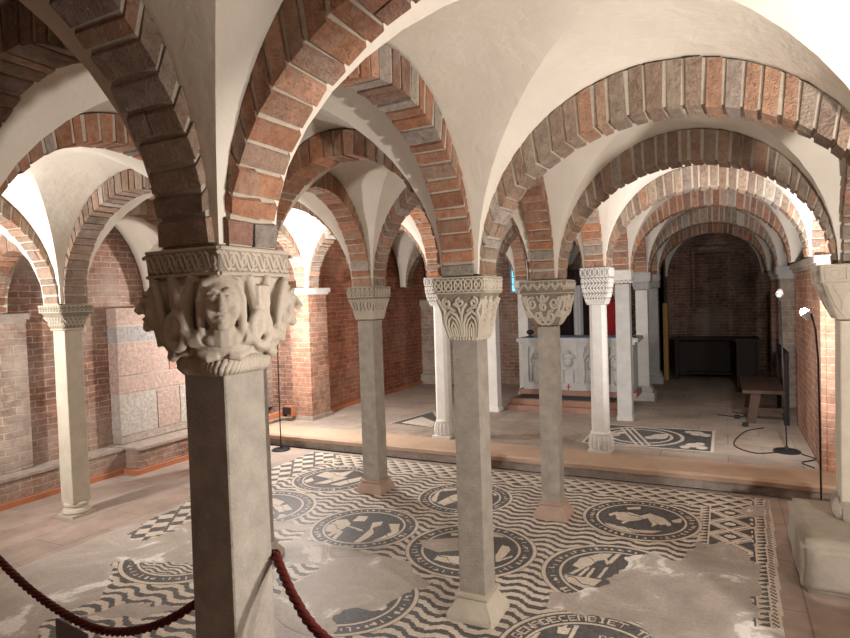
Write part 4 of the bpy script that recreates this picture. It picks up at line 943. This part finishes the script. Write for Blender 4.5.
# red vestment figure and white drape behind the altar
t=empty('draped_figure',(-1.42,9.15,HP),'figure draped in red cloth standing in the dark behind the altar','statue')
v=MB(); rs=[]
for i,(r,z) in enumerate(((.24,0),(.22,.3),(.19,.7),(.17,1.0),(.20,1.2),(.16,1.32),(.07,1.38))): rs.append([(r*(1+.07*math.cos(9*a))*math.cos(a),r*.6*(1+.07*math.cos(9*a))*math.sin(a),z) for a in np.linspace(0,2*PI,36,endpoint=False)])
v.rings(rs); build(v,'robe','red_cloth',t,True)
v=MB(); v.ell((0,0,1.50),(.075,.085,.105),None,14,10); v.tube([(0,0,1.36),(0,0,1.44)],.045,10); v.ell((0,-.085,1.49),(.012,.018,.02),None,8,6); build(v,'head','stone_fig',t,True)
def curtain(x0,x1,y,z0,z1,name,m,label):
    v=MB(); n=60; top=[];bot=[]
    for i in range(n+1):
        f=i/n; x=x0+(x1-x0)*f; d=.03*math.sin(f*(x1-x0)*50)
        top.append((x,y+d*.6,z1)); bot.append((x,y+d,z0))
    b2=[(x,yy+.012,z) for x,yy,z in bot[::-1]]; t2=[(x,yy+.012,z) for x,yy,z in top[::-1]]
    v.rings([bot+b2,top+t2]); o=build(v,name,m,None,math.radians(50)); return tag(o,label,'curtain')
curtain(-2.45,-1.75,9.5,HP,2.0,'curtain','dark_cloth','dark pleated curtain hanging behind the altar')
curtain(-2.12,-1.98,9.38,HP,1.75,'drape','white_cloth','narrow white drape in front of the dark curtain')
# windows
def window(n,x,y,z0,z1,w):
    t=bpy.data.objects.new('window_%d'%n,None); COL.objects.link(t); t.location=(x,y,z0); t['kind']='structure'
    v=MB(); h=z1-z0
    v.box((-w/2-.03,-.04,-.03),(-w/2,.02,h+.03)); v.box((w/2,-.04,-.03),(w/2+.03,.02,h+.03)); v.box((-w/2,-.04,-.03),(w/2,.02,0)); v.box((-w/2,-.04,h),(w/2,.02,h+.03)); build(v,'frame','stone_grey',t)
    v=MB(); v.box((-w/2,-.012,0),(w/2,-.002,h)); build(v,'pane','glass_blue',t)
    v=MB(); v.box((-.006,-.02,0),(.006,-.012,h))
    for i in range(1,6): v.box((-w/2,-.02,h*i/6-.005),(w/2,-.012,h*i/6+.005))
    build(v,'lead_bars','lead',t)
window(1,-3.09,9.615,1.70,2.40,.19); window(2,-1.69,11.29,1.95,2.35,.16)
# wooden board, pew and bench in the dark tunnel end
v=MB(); v.box((-.93,10.62,HP),(-.86,10.80,1.42)); o=build(v,'wooden_board','wood_ochre'); tag(o,'narrow ochre wooden board standing behind the last tunnel column','board')
t=empty('prayer_pew',(-.15,10.9,HP),'black wooden pew with a sloping book rest in front of the apse wall','pew')
def pb(a,b,name,m='wood_dark',p=None,xf=None):
    v=MB(); v.box(a,b,xf=xf); return build(v,name,m,p)
pb((-.62,-.02,.06),(.58,.03,.62),'front_panel',p=t); pb((-.68,-.10,.66),(.62,.16,.70),'book_rest',p=t)
for x in (-.62,.52): pb((x,-.12,0),(x+.06,.55,.68),'end_panel',p=t)
pb((-.56,.25,.36),(.52,.60,.40),'seat',p=t); pb((-.40,-.32,.12),(.30,-.18,.15),'kneeler',p=t)
t=empty('prayer_desk',(.28,9.72,HP),'tall dark wooden prayer desk left of the bench','prayer desk')
pb((-.14,-.04,.05),(.10,.0,.72),'front_panel',p=t); pb((-.17,-.12,.72),(.13,.16,.76),'book_rest',p=t)
for x in (-.15,.07): pb((x,-.10,0),(x+.05,.40,.14),'foot',p=t); pb((x,-.06,.1),(x+.05,.06,.72),'side_panel',p=t)
t=empty('wooden_bench',(.49,7.86,HP),'brown wooden bench with a high back rail along the right tunnel wall','bench')
pb((-.34,-.55,.335),(.06,.62,.37),'seat','wood_brown',t)
pb((.06,-.55,.70),(.10,.62,.78),'back_rail','wood_dark',t)
for y in (-.5,.5): 
    v=MB(); v.hexa([(-.30,y,0),(-.22,y,0),(-.22,y+.05,0),(-.30,y+.05,0),(-.26,y,.335),(-.16,y,.335),(-.16,y+.05,.335),(-.26,y+.05,.335)]); build(v,'leg','wood_brown',t)
    pb((.05,y,0),(.10,y+.05,.74),'leg','wood_dark',t)
pb((-.22,-.45,.12),(.05,-.41,.17),'stretcher','wood_brown',t)
# cables and small things on the raised floor
def cable(pts,label,r=.005): return tag(build((lambda v:(v.tube(interp(pts,8),r,6),v)[1])(MB()),'cable','black',None,True),label,'cable')
z=HP+.006
cable([(.575,6.10,z),(.66,5.95,z),(.55,5.80,z),(.62,5.66,z)],'black cable running right from the unlit floor lamp base')
cable([(.40,6.10,z),(.20,6.02,z),(.05,6.3,z),(.16,6.9,z),(.34,7.15,z)],'black cable looping left from the unlit floor lamp base')
cable([(-.1,7.75,z),(.12,7.68,z),(.18,7.85,z),(.05,8.0,z)],'black cable lying on the floor in front of the bench')
for x,y,l in ((.10,7.62,'black plug adapter lying on the raised floor left of the bench'),(.17,7.2,'small black plug lying nearest the unlit lamp')):
    v=MB(); v.sq([(.025,0),(.03,.01),(.03,.03),(.02,.04)],cham=.2,cx=0); o=build(v,'plug','black',None,loc=(x,y,HP)); tag(o,l,'plug')
cable([(.46,4.06,PB+.01),(.475,4.2,PB+.01),(.47,4.46,.012),(.40,4.9,.012)],'thin cable trailing from the lit right floor lamp over the stone block',.004) if False else None
# terracotta cable channel at the foot of the left ledge
v=MB(); zc_=.045
v.box((-5.325,-.5,0),(-5.285,3.84,zc_)); v.box((-5.325,3.84,0),(-5.09,3.88,zc_)); v.box((-5.13,3.88,0),(-5.09,5.14,zc_)); 
o=build(v,'cable_channel','terracotta'); tag(o,'orange cable channel along the foot of the left brick ledge','cable channel')
v=MB(); v.box((-5.06,5.13,0),(-5.0,5.185,.26)); v.box((-5.06,5.13,.20),(-5.0,5.86,.26)); v.box((-5.06,5.86,.20),(-4.93,5.92,.27)); v.box((-4.99,5.86,.2),(-4.86,5.94,.33))
o=build(v,'cable_duct','terracotta'); tag(o,'orange stepped cable duct beside the left floor lamp','cable duct')
v=MB(); v.box((-.025,-.012,0),(.10,.0,.09)); o2=build(v,'socket_box','black',None,loc=(-4.96,5.855,.23)); tag(o2,'black socket box on the orange duct','socket box')
v=MB(); v.box((-4.80,6.45,HP),(-4.765,9.3,HP+.05)); o=build(v,'cable_channel','terracotta'); tag(o,'orange cable channel along the red brick side wall','cable channel')
# ------------------------------------------------------------------ camera
f=597.777; yw,pt_,rl=[math.radians(a) for a in (26.722,1.799,-1.891)]
fw=Vector((-math.sin(yw)*math.cos(pt_),math.cos(yw)*math.cos(pt_),-math.sin(pt_))); rt=Vector((math.cos(yw),math.sin(yw),0)); up=rt.cross(fw)
R_=rt*math.cos(rl)+up*math.sin(rl); U_=-rt*math.sin(rl)+up*math.cos(rl)
cam=bpy.data.cameras.new('camera'); co=bpy.data.objects.new('camera',cam); COL.objects.link(co)
cam.sensor_width=36; cam.lens=f*36/850; cam.clip_start=.03
co.matrix_world=Matrix(((R_.x,U_.x,-fw.x,0),(R_.y,U_.y,-fw.y,0),(R_.z,U_.z,-fw.z,1.6),(0,0,0,1)))
SC.camera=co
w=bpy.data.worlds.new('world'); SC.world=w; w.use_nodes=True; w.node_tree.nodes['Background'].inputs[0].default_value=(.02,.02,.022,1)
SC.view_settings.view_transform='Standard'; SC.view_settings.look='None'; SC.view_settings.gamma=1; SC.view_settings.use_curve_mapping=False
SC.view_settings.exposure=.52
